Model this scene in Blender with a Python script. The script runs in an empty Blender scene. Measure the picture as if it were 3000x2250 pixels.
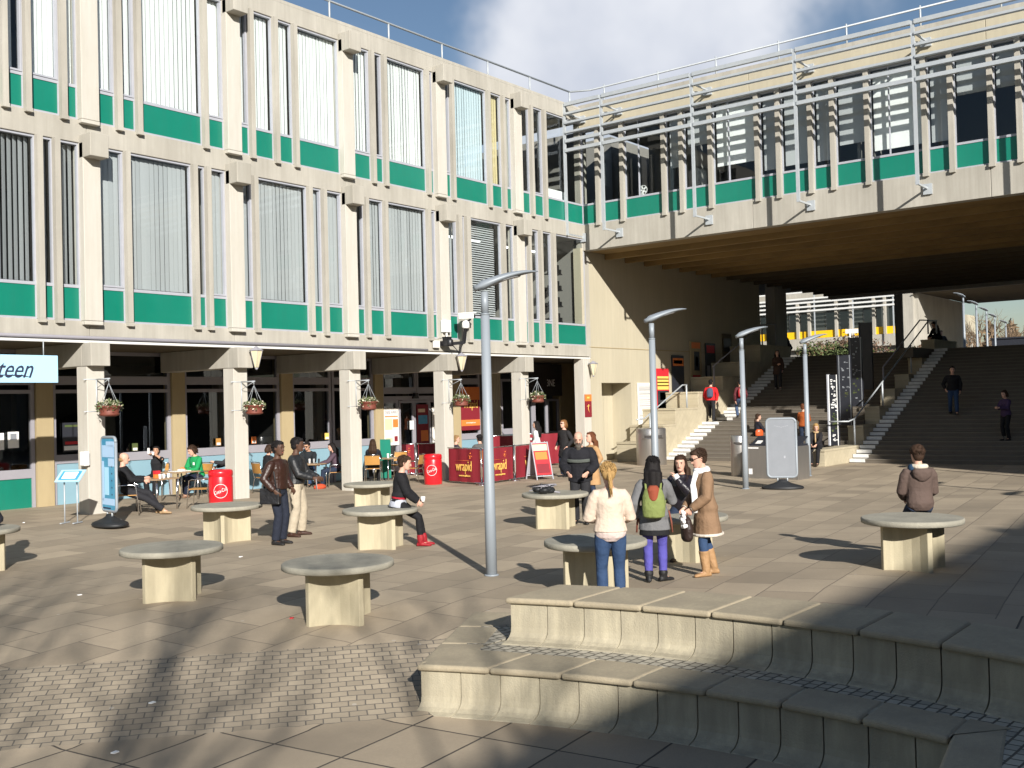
import bpy, bmesh, math, random
import numpy as np
from mathutils import Vector, Matrix
random.seed(7)
rng = np.random.default_rng(7)
sc = bpy.context.scene
COL = sc.collection
R = math.radians
V = Vector
# ------------------------------------------------------------------ camera (solved from the facade grid)
CAM = np.array([-33.0786, -22.2068, 2.3199]); YAW, PIT, ROL, FOC = .662488, .0192832, -.0258383, 3101.44
_F = np.array([math.cos(YAW)*math.cos(PIT), math.sin(YAW)*math.cos(PIT), math.sin(PIT)])
_R0 = np.array([math.sin(YAW), -math.cos(YAW), 0.]); _U0 = np.cross(_R0, _F)
_Rt = _R0*math.cos(ROL)+_U0*math.sin(ROL); _Up = -_R0*math.sin(ROL)+_U0*math.cos(ROL)
FD = FOC/3000*2212
def G(u, v, ax, val):
    """point of the survey plane (axis ax = val) seen at u,v of the 2212x1659 site photo"""
    d = _F + (u-1106)/FD*_Rt - (v-829.5)/FD*_Up
    t = (val-CAM[ax])/d[ax]
    return V(CAM+t*d)
def GD(u, v, dep):
    return V(CAM+dep*(_F + (u-1106)/FD*_Rt - (v-829.5)/FD*_Up))
def PX(p):
    q = np.array(p)-CAM; d = q@_F
    return 1106+FD*(q@_Rt)/d, 829.5-FD*(q@_Up)/d, d
CR = {1: (0, 0), 2: (1000, 0), 3: (2000, 0), 4: (0, 750), 5: (1000, 750), 6: (2000, 750), 7: (0, 1500), 8: (1000, 1500), 9: (2000, 1500)}
def Z(c, x, y, s=2.212):
    o = CR[c] if isinstance(c, int) else c
    return ((o[0]+x/s)*2212/3000, (o[1]+y/s)*1659/2250)
def GZ(c, x, y, ax, val, s=2.212):
    return G(*Z(c, x, y, s), ax, val)
cam = bpy.data.cameras.new('camera'); camo = bpy.data.objects.new('camera', cam); COL.objects.link(camo)
cam.sensor_width = 36; cam.lens = FOC/3000*36; cam.clip_end = 3000; cam.clip_start = .1
camo.matrix_world = Matrix(((_Rt[0], _Up[0], -_F[0], CAM[0]), (_Rt[1], _Up[1], -_F[1], CAM[1]), (_Rt[2], _Up[2], -_F[2], CAM[2]), (0, 0, 0, 1)))
sc.camera = camo
# ------------------------------------------------------------------ materials
def mat(name, col, rough=.8, n1=None, n2=None, bump=None, metal=0, spec=.5, coat=0, trans=0, emit=None, obj=False, stretch=(1, 1, 1), alpha=None):
    """n1/n2: (scale, amount, second colour) noise blends; bump: (scale, strength)"""
    m = bpy.data.materials.new(name); m.use_nodes = True
    nt = m.node_tree; N = nt.nodes; L = nt.links
    b = N['Principled BSDF']
    b.inputs['Base Color'].default_value = (*col, 1); b.inputs['Roughness'].default_value = rough
    b.inputs['Metallic'].default_value = metal; b.inputs['Specular IOR Level'].default_value = spec
    if coat: b.inputs['Coat Weight'].default_value = coat
    if emit: b.inputs['Emission Color'].default_value = (*emit[0], 1); b.inputs['Emission Strength'].default_value = emit[1]
    def coord(st):
        mp = N.new('ShaderNodeMapping'); mp.inputs['Scale'].default_value = st
        if obj: L.new(N.new('ShaderNodeTexCoord').outputs['Object'], mp.inputs[0])
        else: L.new(N.new('ShaderNodeNewGeometry').outputs['Position'], mp.inputs[0])
        return mp.outputs[0]
    last = None
    for nn in (n1, n2):
        if not nn: continue
        st = nn[3] if len(nn) > 3 else stretch
        t = N.new('ShaderNodeTexNoise'); t.inputs['Scale'].default_value = nn[0]; t.inputs['Detail'].default_value = 6; t.inputs['Roughness'].default_value = .65
        L.new(coord(st), t.inputs['Vector'])
        r = N.new('ShaderNodeMapRange'); r.inputs[1].default_value = .35; r.inputs[2].default_value = .65; r.inputs[3].default_value = 0; r.inputs[4].default_value = nn[1]
        L.new(t.outputs[0], r.inputs[0])
        x = N.new('ShaderNodeMix'); x.data_type = 'RGBA'
        L.new(r.outputs[0], x.inputs[0]); x.inputs[7].default_value = (*nn[2], 1)
        if last: L.new(last, x.inputs[6])
        else: x.inputs[6].default_value = (*col, 1)
        last = x.outputs[2]
    if last: L.new(last, b.inputs['Base Color'])
    if bump:
        t = N.new('ShaderNodeTexNoise'); t.inputs['Scale'].default_value = bump[0]; t.inputs['Detail'].default_value = 5
        L.new(coord(stretch), t.inputs['Vector'])
        bp = N.new('ShaderNodeBump'); bp.inputs['Strength'].default_value = bump[1]; bp.inputs['Distance'].default_value = bump[2] if len(bump) > 2 else .01
        L.new(t.outputs[0], bp.inputs['Height']); L.new(bp.outputs[0], b.inputs['Normal'])
    return m
def brick_layer(m, ang, w, h, mortar, off, amt=.25, mcol=(.05, .045, .04), mask=None, rnd=.0):
    """multiply a paving pattern into the base colour of m and dent its joints. mask=(nx,ny,lo,hi,inside)"""
    nt = m.node_tree; N = nt.nodes; L = nt.links; b = N['Principled BSDF']
    g = N.new('ShaderNodeNewGeometry'); mp = N.new('ShaderNodeMapping'); mp.inputs['Rotation'].default_value = (0, 0, ang)
    L.new(g.outputs['Position'], mp.inputs[0])
    vec = mp.outputs[0]
    if rnd:
        nz = N.new('ShaderNodeTexNoise'); nz.inputs['Scale'].default_value = 3.; L.new(g.outputs['Position'], nz.inputs['Vector'])
        s = N.new('ShaderNodeVectorMath'); s.operation = 'SCALE'; s.inputs['Scale'].default_value = rnd; L.new(nz.outputs['Color'], s.inputs[0])
        a = N.new('ShaderNodeVectorMath'); L.new(vec, a.inputs[0]); L.new(s.outputs[0], a.inputs[1]); vec = a.outputs[0]
    t = N.new('ShaderNodeTexBrick'); t.offset = off; t.squash = 1
    L.new(vec, t.inputs['Vector'])
    t.inputs['Color1'].default_value = (1-amt, 1-amt, 1-amt, 1); t.inputs['Color2'].default_value = (1, 1, 1, 1); t.inputs['Mortar'].default_value = (.5, .5, .5, 1)
    t.inputs['Scale'].default_value = 1; t.inputs['Brick Width'].default_value = w; t.inputs['Row Height'].default_value = h
    t.inputs['Mortar Size'].default_value = mortar; t.inputs['Mortar Smooth'].default_value = .3; t.inputs['Bias'].default_value = 0
    old = b.inputs['Base Color'].links[0].from_socket if b.inputs['Base Color'].links else None
    mul = N.new('ShaderNodeMix'); mul.data_type = 'RGBA'; mul.blend_type = 'MULTIPLY'; mul.inputs[0].default_value = 1
    if old: L.new(old, mul.inputs[6])
    else: mul.inputs[6].default_value = b.inputs['Base Color'].default_value
    L.new(t.outputs['Color'], mul.inputs[7])
    mm = N.new('ShaderNodeMix'); mm.data_type = 'RGBA'; L.new(t.outputs['Fac'], mm.inputs[0]); L.new(mul.outputs[2], mm.inputs[6]); mm.inputs[7].default_value = (*mcol, 1)
    return mm.outputs[2], t.outputs['Fac'], old
def finish_brick(m, colsock, facsock, depth=.004):
    nt = m.node_tree; N = nt.nodes; L = nt.links; b = N['Principled BSDF']
    L.new(colsock, b.inputs['Base Color'])
    bp = N.new('ShaderNodeBump'); bp.invert = True; bp.inputs['Strength'].default_value = .8; bp.inputs['Distance'].default_value = depth
    if b.inputs['Normal'].links: L.new(b.inputs['Normal'].links[0].from_socket, bp.inputs['Normal'])
    L.new(facsock, bp.inputs['Height']); L.new(bp.outputs[0], b.inputs['Normal'])
def stripes(m, axis, scale, amt, col2, bump=.3):
    """board marks: a wave along one axis"""
    nt = m.node_tree; N = nt.nodes; L = nt.links; b = N['Principled BSDF']
    t = N.new('ShaderNodeTexWave'); t.bands_direction = axis; t.wave_profile = 'SAW'; t.inputs['Scale'].default_value = scale; t.inputs['Distortion'].default_value = .3; t.inputs['Detail'].default_value = 3
    L.new(N.new('ShaderNodeNewGeometry').outputs['Position'], t.inputs['Vector'])
    r = N.new('ShaderNodeMath'); r.operation = 'MULTIPLY'; r.inputs[1].default_value = amt; L.new(t.outputs['Fac'], r.inputs[0])
    x = N.new('ShaderNodeMix'); x.data_type = 'RGBA'; L.new(r.outputs[0], x.inputs[0]); x.inputs[7].default_value = (*col2, 1)
    if b.inputs['Base Color'].links: L.new(b.inputs['Base Color'].links[0].from_socket, x.inputs[6])
    else: x.inputs[6].default_value = b.inputs['Base Color'].default_value
    L.new(x.outputs[2], b.inputs['Base Color'])
    bp = N.new('ShaderNodeBump'); bp.inputs['Strength'].default_value = bump; bp.inputs['Distance'].default_value = .01
    if b.inputs['Normal'].links: L.new(b.inputs['Normal'].links[0].from_socket, bp.inputs['Normal'])
    L.new(t.outputs['Fac'], bp.inputs['Height']); L.new(bp.outputs[0], b.inputs['Normal'])
def glassmat(name, tint, refl, rough=.01):
    m = bpy.data.materials.new(name); m.use_nodes = True
    nt = m.node_tree; N = nt.nodes; L = nt.links
    N.remove(N['Principled BSDF']); o = N['Material Output']
    tr = N.new('ShaderNodeBsdfTransparent'); tr.inputs[0].default_value = (*tint, 1)
    gl = N.new('ShaderNodeBsdfGlossy'); gl.inputs['Roughness'].default_value = rough; gl.inputs[0].default_value = (.9, .95, 1, 1)
    fr = N.new('ShaderNodeLayerWeight'); fr.inputs[0].default_value = .5
    pw = N.new('ShaderNodeMath'); pw.operation = 'POWER'; pw.inputs[1].default_value = 5; L.new(fr.outputs['Facing'], pw.inputs[0])
    ad = N.new('ShaderNodeMath'); ad.operation = 'MULTIPLY_ADD'; ad.use_clamp = True; ad.inputs[1].default_value = .9; ad.inputs[2].default_value = refl; L.new(pw.outputs[0], ad.inputs[0])
    mx = N.new('ShaderNodeMixShader'); L.new(ad.outputs[0], mx.inputs[0]); L.new(tr.outputs[0], mx.inputs[1]); L.new(gl.outputs[0], mx.inputs[2])
    L.new(mx.outputs[0], o.inputs[0])
    return m
M = {}
ST = (1, 1, .25)
M['conc'] = mat('facade concrete', (.45, .425, .37), .9, (.7, .85, (.33, .31, .265), (1, 1, .5)), (7, .42, (.27, .25, .21), (1, 1, .05)), (60, .35))
M['colconc'] = mat('bush hammered concrete', (.55, .525, .47), .95, (2.5, .5, (.46, .43, .365), ST), (9, .35, (.42, .39, .33), (1, 1, .06)), (110, .7, .012))
M['wallconc'] = mat('board marked wall', (.47, .425, .315), .9, (.8, .6, (.37, .335, .25), ST), (8, .35, (.36, .32, .24), (1, 1, .05)), (40, .2))
stripes(M['wallconc'], 'X', 1.05, .16, (.47, .41, .29), .35)
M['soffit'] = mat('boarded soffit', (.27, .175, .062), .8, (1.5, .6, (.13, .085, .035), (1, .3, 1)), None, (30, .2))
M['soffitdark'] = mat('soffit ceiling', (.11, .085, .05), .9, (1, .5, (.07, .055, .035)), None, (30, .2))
M['tableconc'] = mat('seat table concrete', (.37, .345, .275), .9, (3, .8, (.23, .22, .18)), (30, .55, (.26, .245, .20)), (70, .6))
M['tablepale'] = mat('pedestal concrete', (.47, .415, .285), .85, (2.5, .7, (.35, .305, .205), (1, 1, .4)), (9, .45, (.30, .265, .185), (1, 1, .12)), (50, .25))
M['coping'] = mat('coping concrete', (.41, .345, .235), .9, (2.2, .75, (.28, .235, .165)), (26, .5, (.27, .235, .17)), (90, .5))
M['riser'] = mat('riser concrete', (.46, .41, .295), .9, (2.5, .85, (.28, .245, .175), (1, 1, .4)), (10, .55, (.25, .225, .17), (1, 1, .15)), (70, .5))
M['plinth'] = mat('pale block plinth', (.45, .395, .275), .9, (2, .6, (.34, .295, .21)), (30, .3, (.5, .44, .33)), (50, .3))
_c, _f, _o = brick_layer(M['plinth'], 0, .4, .2, .004, .5, .1, (.35, .3, .2)); M['plinth'].node_tree.nodes['Brick Texture'].inputs['Vector'].links[0].from_node.inputs['Rotation'].default_value = (R(90), 0, R(45)); finish_brick(M['plinth'], _c, _f, .003)
M['green'] = mat('green panel', (.003, .165, .108), .3, (.5, .6, (.012, .20, .14)), (9, .25, (.02, .14, .10), (1, 1, .1)), (1.5, .06, .03))
M['yellow'] = mat('yellow panel', (.85, .50, .01), .4, (.7, .2, (.75, .42, .01)))
M['alum'] = mat('pale aluminium frame', (.38, .39, .43), .45, (4, .4, (.30, .31, .35)))
M['frame'] = mat('grey painted frame', (.30, .29, .32), .5, (3, .3, (.25, .24, .27)))
M['bluepanel'] = mat('pale blue spandrel', (.22, .36, .43), .55, (2, .3, (.18, .30, .37)))
M['galv'] = mat('galvanised steel', (.46, .49, .51), .55, (6, .5, (.37, .40, .43)), None, None, .25)
M['rail'] = mat('white edge trim', (.66, .66, .64), .5)
M['brown'] = mat('brown pier', (.40, .32, .185), .9, (3, .5, (.32, .25, .14), ST), None, (40, .4))
M['dark'] = mat('dark interior', (.05, .045, .042), .9)
M['room'] = mat('room wall', (.22, .21, .19), .9)
M['blindw'] = mat('white blind', (.88, .88, .86), .8, (6, .1, (.8, .8, .78)))
M['blindg'] = mat('grey blind', (.47, .475, .48), .8, (6, .2, (.44, .45, .46)))
M['blindb'] = mat('pale blue blind', (.62, .72, .76), .8)
M['curtain'] = mat('yellow curtain', (.70, .58, .32), .9)
M['tube'] = mat('lit tube', (1, 1, 1), .5, emit=((1, .97, .9), 3.5))
M['glass'] = glassmat('window glass', (.86, .9, .9), .05)
M['shopglass'] = glassmat('shop glass', (.5, .53, .53), .10)
M['lampmetal'] = mat('lamp grey paint', (.27, .30, .33), .5, (3, .3, (.23, .26, .29)), None, None, .1)
M['lens'] = mat('lamp lens', (.30, .31, .32), .3)
M['steel'] = mat('brushed stainless', (.46, .44, .42), .38, (8, .4, (.38, .37, .35), (1, 1, .1)), None, None, .85)
M['chrome'] = mat('chrome tube', (.75, .75, .76), .18, metal=1)
M['black'] = mat('black rubber', (.015, .016, .018), .55, bump=(80, .15))
M['blackm'] = mat('black metal', (.012, .012, .014), .4)
M['white'] = mat('white paint', (.78, .78, .76), .5)
M['offw'] = mat('white nosing', (.72, .71, .68), .8, (6, .5, (.5, .49, .46)))
M['red'] = mat('red plastic', (.62, .012, .02), .3, coat=.3)
M['maroon'] = mat('maroon banner', (.215, .012, .022), .7, (3, .3, (.16, .008, .018)), None, (12, .25), obj=True)
M['yell'] = mat('banner yellow', (.82, .52, .12), .7)
M['lblue'] = mat('light blue sign', (.40, .68, .86), .5)
M['mblue'] = mat('poster blue', (.05, .25, .42), .4, (5, .5, (.12, .42, .6)), obj=True)
M['pblue'] = mat('poster pale blue', (.42, .6, .82), .4)
M['navy'] = mat('navy ink', (.02, .025, .06), .6)
M['greysign'] = mat('blank grey sheet', (.24, .255, .28), .3, (3, .4, (.19, .205, .225)), coat=.3, obj=True)
M['wood'] = mat('chair plywood', (.45, .23, .06), .5, (8, .4, (.36, .17, .04), (1, 6, 1)), obj=True)
M['tabletop'] = mat('cafe table laminate', (.36, .25, .15), .4, (6, .3, (.28, .19, .11)), obj=True)
M['terra'] = mat('basket terracotta', (.17, .045, .028), .6, (10, .4, (.12, .03, .02)), obj=True)
M['leaf'] = mat('basket leaves', (.07, .11, .03), .7, (30, .6, (.16, .17, .08)), obj=True)
M['flower'] = mat('pale flowers', (.72, .66, .5), .8)
M['lantern'] = mat('lantern glass', (.62, .55, .36), .35)
M['orange'] = mat('orange print', (.75, .2, .04), .6)
M['redp'] = mat('red print', (.55, .02, .03), .6)
M['paper'] = mat('paper', (.75, .73, .68), .8, (12, .4, (.6, .55, .5)), obj=True)
M['cream'] = mat('cream print', (.75, .55, .36), .7)
M['shrub'] = mat('shrub leaves', (.055, .09, .022), .7, (3, .6, (.12, .11, .04)))
M['shrubr'] = mat('brown shrub leaves', (.13, .075, .05), .8, (3, .5, (.08, .06, .03)))
M['bark'] = mat('bark', (.10, .08, .06), .9, (8, .5, (.06, .05, .04)))
M['twig'] = mat('bare twigs', (.17, .125, .085), .9, (.4, .7, (.20, .12, .05)))
M['dkgrass'] = mat('dark signboard', (.02, .022, .03), .5)
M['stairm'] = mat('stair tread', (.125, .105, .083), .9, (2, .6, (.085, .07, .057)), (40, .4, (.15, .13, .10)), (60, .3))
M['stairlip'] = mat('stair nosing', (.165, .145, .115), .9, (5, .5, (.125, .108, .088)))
# paving: flags, with a band of small pavers across the ramp
BN = (.656, .755); BLO, BHI = -29.02, -27.42
def paving():
    m = mat('paving flags', (.45, .365, .258), .85, (.6, .85, (.325, .265, .19)), (30, .45, (.35, .285, .205)), (60, .3))
    nt = m.node_tree; N = nt.nodes; L = nt.links; b = N['Principled BSDF']
    # chewing gum and worn spots
    c1, f1, old = brick_layer(m, R(-7), .90, .64, .008, .5, .30, (.19, .155, .115), rnd=.012)
    c1b, f1b, _ = brick_layer(m, R(-6), .93, .72, .012, 0, .28, (.07, .058, .045), rnd=.012)
    c2, f2, _ = brick_layer(m, R(40.5), .155, .098, .0065, .5, .26, (.14, .122, .098), rnd=.03)
    cd = N.new('ShaderNodeMix'); cd.data_type = 'RGBA'; cd.blend_type = 'MULTIPLY'; cd.inputs[0].default_value = 1; L.new(c2, cd.inputs[6]); cd.inputs[7].default_value = (.93, .95, .97, 1)
    g = N.new('ShaderNodeNewGeometry'); dt = N.new('ShaderNodeVectorMath'); dt.operation = 'DOT_PRODUCT'; L.new(g.outputs['Position'], dt.inputs[0]); dt.inputs[1].default_value = (*BN, 0)
    lo = N.new('ShaderNodeMath'); lo.operation = 'LESS_THAN'; L.new(dt.outputs['Value'], lo.inputs[0]); lo.inputs[1].default_value = BLO
    mz_ = N.new('ShaderNodeMix'); mz_.data_type = 'RGBA'; L.new(lo.outputs[0], mz_.inputs[0]); L.new(c1, mz_.inputs[6]); L.new(c1b, mz_.inputs[7]); c1 = mz_.outputs[2]
    mf_ = N.new('ShaderNodeMix'); mf_.data_type = 'FLOAT'; L.new(lo.outputs[0], mf_.inputs[0]); L.new(f1, mf_.inputs[2]); L.new(f1b, mf_.inputs[3]); f1 = mf_.outputs[0]
    gt = N.new('ShaderNodeMath'); gt.operation = 'GREATER_THAN'; L.new(dt.outputs['Value'], gt.inputs[0]); gt.inputs[1].default_value = BLO
    lt = N.new('ShaderNodeMath'); lt.operation = 'LESS_THAN'; L.new(dt.outputs['Value'], lt.inputs[0]); lt.inputs[1].default_value = BHI
    sx = N.new('ShaderNodeSeparateXYZ'); L.new(g.outputs['Position'], sx.inputs[0])
    l2 = N.new('ShaderNodeMath'); l2.operation = 'LESS_THAN'; L.new(sx.outputs[0], l2.inputs[0]); l2.inputs[1].default_value = -24.1
    a = N.new('ShaderNodeMath'); a.operation = 'MULTIPLY'; L.new(gt.outputs[0], a.inputs[0]); L.new(lt.outputs[0], a.inputs[1])
    a2 = N.new('ShaderNodeMath'); a2.operation = 'MULTIPLY'; L.new(a.outputs[0], a2.inputs[0]); L.new(l2.outputs[0], a2.inputs[1])
    mc = N.new('ShaderNodeMix'); mc.data_type = 'RGBA'; L.new(a2.outputs[0], mc.inputs[0]); L.new(c1, mc.inputs[6]); L.new(cd.outputs[2], mc.inputs[7])
    mf = N.new('ShaderNodeMix'); mf.data_type = 'FLOAT'; L.new(a2.outputs[0], mf.inputs[0]); L.new(f1, mf.inputs[2]); L.new(f2, mf.inputs[3])
    vo = N.new('ShaderNodeTexVoronoi'); vo.inputs['Scale'].default_value = 2.2; L.new(g.outputs['Position'], vo.inputs['Vector'])
    sp = N.new('ShaderNodeMath'); sp.operation = 'LESS_THAN'; sp.inputs[1].default_value = .05; L.new(vo.outputs['Distance'], sp.inputs[0])
    sm = N.new('ShaderNodeMath'); sm.operation = 'MULTIPLY'; sm.inputs[1].default_value = .35; L.new(sp.outputs[0], sm.inputs[0])
    ms = N.new('ShaderNodeMix'); ms.data_type = 'RGBA'; L.new(sm.outputs[0], ms.inputs[0]); L.new(mc.outputs[2], ms.inputs[6]); ms.inputs[7].default_value = (.5, .47, .42, 1)
    finish_brick(m, ms.outputs[2], mf.outputs[0], .006)
    return m
M['paving'] = paving()
M['cobble'] = mat('cobble setts', (.50, .46, .37), .9, (9, .5, (.36, .33, .26)), None, (60, .5))
_c, _f, _o = brick_layer(M['cobble'], R(3), .115, .10, .010, .5, .3, (.10, .09, .07), rnd=.02); finish_brick(M['cobble'], _c, _f, .012)
# ------------------------------------------------------------------ mesh builder
class MB:
    def __init__(s): s.v = []; s.f = []; s.m = []; s.s = []
    def add(s, vs, fs, m=0, smooth=False):
        o = len(s.v); s.v += [tuple(p) for p in vs]; s.f += [tuple(i+o for i in f) for f in fs]; s.m += [m]*len(fs); s.s += [smooth]*len(fs); return s
    def box(s, x0, x1, y0, y1, z0, z1, m=0):
        if x0 > x1: x0, x1 = x1, x0
        if y0 > y1: y0, y1 = y1, y0
        return s.add([(x0, y0, z0), (x1, y0, z0), (x1, y1, z0), (x0, y1, z0), (x0, y0, z1), (x1, y0, z1), (x1, y1, z1), (x0, y1, z1)],
                     [(0, 3, 2, 1), (4, 5, 6, 7), (0, 1, 5, 4), (1, 2, 6, 5), (2, 3, 7, 6), (3, 0, 4, 7)], m)
    def obox(s, c, size, mx=None, m=0):
        """box centred at c; mx a 3x3 rotation"""
        a, b, d = (q/2 for q in size); mx = mx or Matrix.Identity(3); c = V(c)
        vs = [c+mx@V(p) for p in ((-a, -b, -d), (a, -b, -d), (a, b, -d), (-a, b, -d), (-a, -b, d), (a, -b, d), (a, b, d), (-a, b, d))]
        return s.add(vs, [(0, 3, 2, 1), (4, 5, 6, 7), (0, 1, 5, 4), (1, 2, 6, 5), (2, 3, 7, 6), (3, 0, 4, 7)], m)
    def bar(s, p, q, w, h, m=0, up=(0, 0, 1)):
        p, q = V(p), V(q); d = q-p; l = d.length; d.normalize(); u = V(up)
        x = d.cross(u)
        if x.length < 1e-4: x = d.cross(V((1, 0, 0)))
        x.normalize(); u = x.cross(d)
        return s.obox((p+q)/2, (w, l, h), Matrix((x, d, u)).transposed(), m)
    def prism(s, poly, z0, z1, m=0):
        n = len(poly)
        a = sum(poly[i][0]*poly[(i+1) % n][1]-poly[(i+1) % n][0]*poly[i][1] for i in range(n))
        if a < 0: poly = poly[::-1]
        vs = [(x, y, z0) for x, y in poly]+[(x, y, z1) for x, y in poly]
        return s.add(vs, [tuple(range(n))[::-1], tuple(range(n, 2*n))]+[(i, (i+1) % n, n+(i+1) % n, n+i) for i in range(n)], m)
    def tube(s, pts, r, n=8, m=0, cap=True, smooth=True, rv=None):
        """tapered tube; r one radius or one per point; rv second radius (flattened), frame carried along"""
        pts = [V(p) for p in pts]; k = len(pts)
        rs = r if isinstance(r, (list, tuple)) else [r]*k
        vs = []; ref = None
        for i, p in enumerate(pts):
            d = (pts[min(i+1, k-1)]-pts[max(i-1, 0)]).normalized()
            if ref is None: ref = V((0, 0, 1)) if abs(d.z) < .9 else V((1, 0, 0))
            u = (ref-d*ref.dot(d)).normalized(); w = d.cross(u); ref = u
            ra = rs[i]; rb = ra if rv is None else (rv[i] if isinstance(rv, (list, tuple)) else rv)
            vs += [p+u*(rb*math.cos(2*math.pi*j/n))+w*(ra*math.sin(2*math.pi*j/n)) for j in range(n)]
        fs = [(i*n+j, i*n+(j+1) % n, (i+1)*n+(j+1) % n, (i+1)*n+j) for i in range(k-1) for j in range(n)]
        s.add(vs, fs, m, smooth)
        if cap:
            o = len(s.v)-len(vs)
            s.f += [tuple(o+j for j in range(n))[::-1], tuple(o+(k-1)*n+j for j in range(n))]; s.m += [m]*2; s.s += [False]*2
        return s
    def lathe(s, prof, c=(0, 0, 0), n=24, m=0, smooth=True, ey=1.):
        k = len(prof); vs = [(c[0]+r*math.cos(2*math.pi*j/n), c[1]+ey*r*math.sin(2*math.pi*j/n), c[2]+z) for r, z in prof for j in range(n)]
        fs = [(i*n+j, i*n+(j+1) % n, (i+1)*n+(j+1) % n, (i+1)*n+j) for i in range(k-1) for j in range(n)]
        s.add(vs, fs, m, smooth); o = len(s.v)-len(vs)
        s.f += [tuple(o+j for j in range(n))[::-1], tuple(o+(k-1)*n+j for j in range(n))]; s.m += [m]*2; s.s += [False]*2
        return s
    def ell(s, c, r, mx=None, m=0, n=12, k=8):
        c = V(c); mx = mx or Matrix.Identity(3); vs = []
        for i in range(1, k):
            t = math.pi*i/k
            vs += [c+mx@V((r[0]*math.sin(t)*math.cos(2*math.pi*j/n), r[1]*math.sin(t)*math.sin(2*math.pi*j/n), -r[2]*math.cos(t))) for j in range(n)]
        vs += [c+mx@V((0, 0, -r[2])), c+mx@V((0, 0, r[2]))]
        fs = [(i*n+j, i*n+(j+1) % n, (i+1)*n+(j+1) % n, (i+1)*n+j) for i in range(k-2) for j in range(n)]
        b, t = (k-1)*n, (k-1)*n+1
        fs += [(b, (j+1) % n, j) for j in range(n)]+[(t, (k-2)*n+j, (k-2)*n+(j+1) % n) for j in range(n)]
        return s.add(vs, fs, m, True)
    def rings(s, rs, n=14, m=0):
        """closed loft of ellipse rings (centre, U, V)"""
        vs = []
        for c, u, w in rs:
            vs += [c+u*math.cos(2*math.pi*j/n)+w*math.sin(2*math.pi*j/n) for j in range(n)]
        k = len(rs); fs = [(i*n+j, i*n+(j+1) % n, (i+1)*n+(j+1) % n, (i+1)*n+j) for i in range(k-1) for j in range(n)]
        fs += [tuple(range(n))[::-1], tuple((k-1)*n+j for j in range(n))]
        return s.add(vs, fs, m, True)
    def build(s, name, mats, parent=None, world=True, bevel=0, seg=2):
        me = bpy.data.meshes.new(name)
        vs = s.v
        if parent is not None and world:
            o = V((0, 0, 0)); q = parent
            while q is not None: o += q.location; q = q.parent
            vs = [(x-o.x, y-o.y, z-o.z) for x, y, z in vs]
        me.from_pydata([tuple(p) for p in vs], [], s.f)
        for mm in (mats if isinstance(mats, (list, tuple)) else [mats]): me.materials.append(M[mm] if isinstance(mm, str) else mm)
        me.polygons.foreach_set('material_index', s.m); me.polygons.foreach_set('use_smooth', s.s)
        me.update()
        ob = bpy.data.objects.new(name, me); COL.objects.link(ob)
        if parent is not None: ob.parent = parent
        if bevel:
            b = ob.modifiers.new('bevel', 'BEVEL'); b.width = bevel; b.segments = seg; b.limit_method = 'ANGLE'; b.angle_limit = R(40); b.harden_normals = False
        return ob
def tag(o, label=None, cat=None, group=None, kind=None):
    if label: o['label'] = label
    if cat: o['category'] = cat
    if group: o['group'] = group
    if kind: o['kind'] = kind
    return o
def thing(name, label, cat, loc=(0, 0, 0), rz=0., group=None):
    o = bpy.data.objects.new(name, None); COL.objects.link(o); o.location = loc; o.rotation_euler = (0, 0, rz); o.empty_display_size = .1
    return tag(o, label, cat, group)
def copy_tree(o, parent=None):
    c = o.copy(); COL.objects.link(c)
    if parent is not None: c.parent = parent
    for ch in list(o.children): copy_tree(ch, c)
    return c
def text(name, body, size, loc, mx, m, parent=None, xs=1., shear=0., ext=.004, align='CENTER', world=False):
    """lettering as a flat mesh; mx columns: reading direction, up, out of the face"""
    cu = bpy.data.curves.new(name, 'FONT'); cu.body = body; cu.size = size; cu.align_x = align; cu.align_y = 'CENTER'; cu.shear = shear; cu.extrude = ext; cu.resolution_u = 3
    to = bpy.data.objects.new(name, cu); COL.objects.link(to); bpy.context.view_layer.update()
    me = bpy.data.meshes.new_from_object(to); bpy.data.objects.remove(to); bpy.data.curves.remove(cu)
    loc = V(loc)
    if parent is not None and world:
        q = parent
        while q is not None: loc -= q.location; q = q.parent
    T = Matrix.Translation(loc)@mx.to_4x4()@Matrix.Diagonal((xs, 1, 1, 1))
    me.transform(T); me.materials.clear(); me.materials.append(M[m] if isinstance(m, str) else m)
    ob = bpy.data.objects.new(name, me); COL.objects.link(ob)
    if parent is not None: ob.parent = parent
    return ob
def face_mx(out, up=(0, 0, 1)):
    z = V(out).normalized(); x = V(up).cross(z).normalized(); y = z.cross(x)
    return Matrix((x, y, z)).transposed()
AY = face_mx((0, -1, 0)); AX = face_mx((-1, 0, 0))
# ------------------------------------------------------------------ ground heights
def lerp(a, b, t): return a+(b-a)*max(0., min(1., t))
def fw(w):
    if w < BLO: return -.43
    if w < BHI: return -.43+.33*(w-BLO)/(BHI-BLO)
    return lerp(-.10, 0., (w-BHI)/1.5)
def gz(x, y):
    z = fw(x*BN[0]+y*BN[1])
    side = -15.55+(x+26.02)*.532
    if y < side-.02:
        z = max(z, lerp(-.43, 0., (x+25.1)/.7))
    z += .10*max(0., min(1., (-14.5-y)/3))*max(0., min(1., (x+23.2)/2))*max(0., min(1., (-2-x)/6))
    z += .11*max(0., min(1., (y+4.2)/2))*max(0., min(1., (-13.2-x)/2))
    return z
def ground_at(u, v):
    z = 0.
    for _ in range(6):
        p = G(u, v, 2, z); z = gz(p.x, p.y)
    p = G(u, v, 2, z)
    return V((p.x, p.y, gz(p.x, p.y)))
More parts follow.
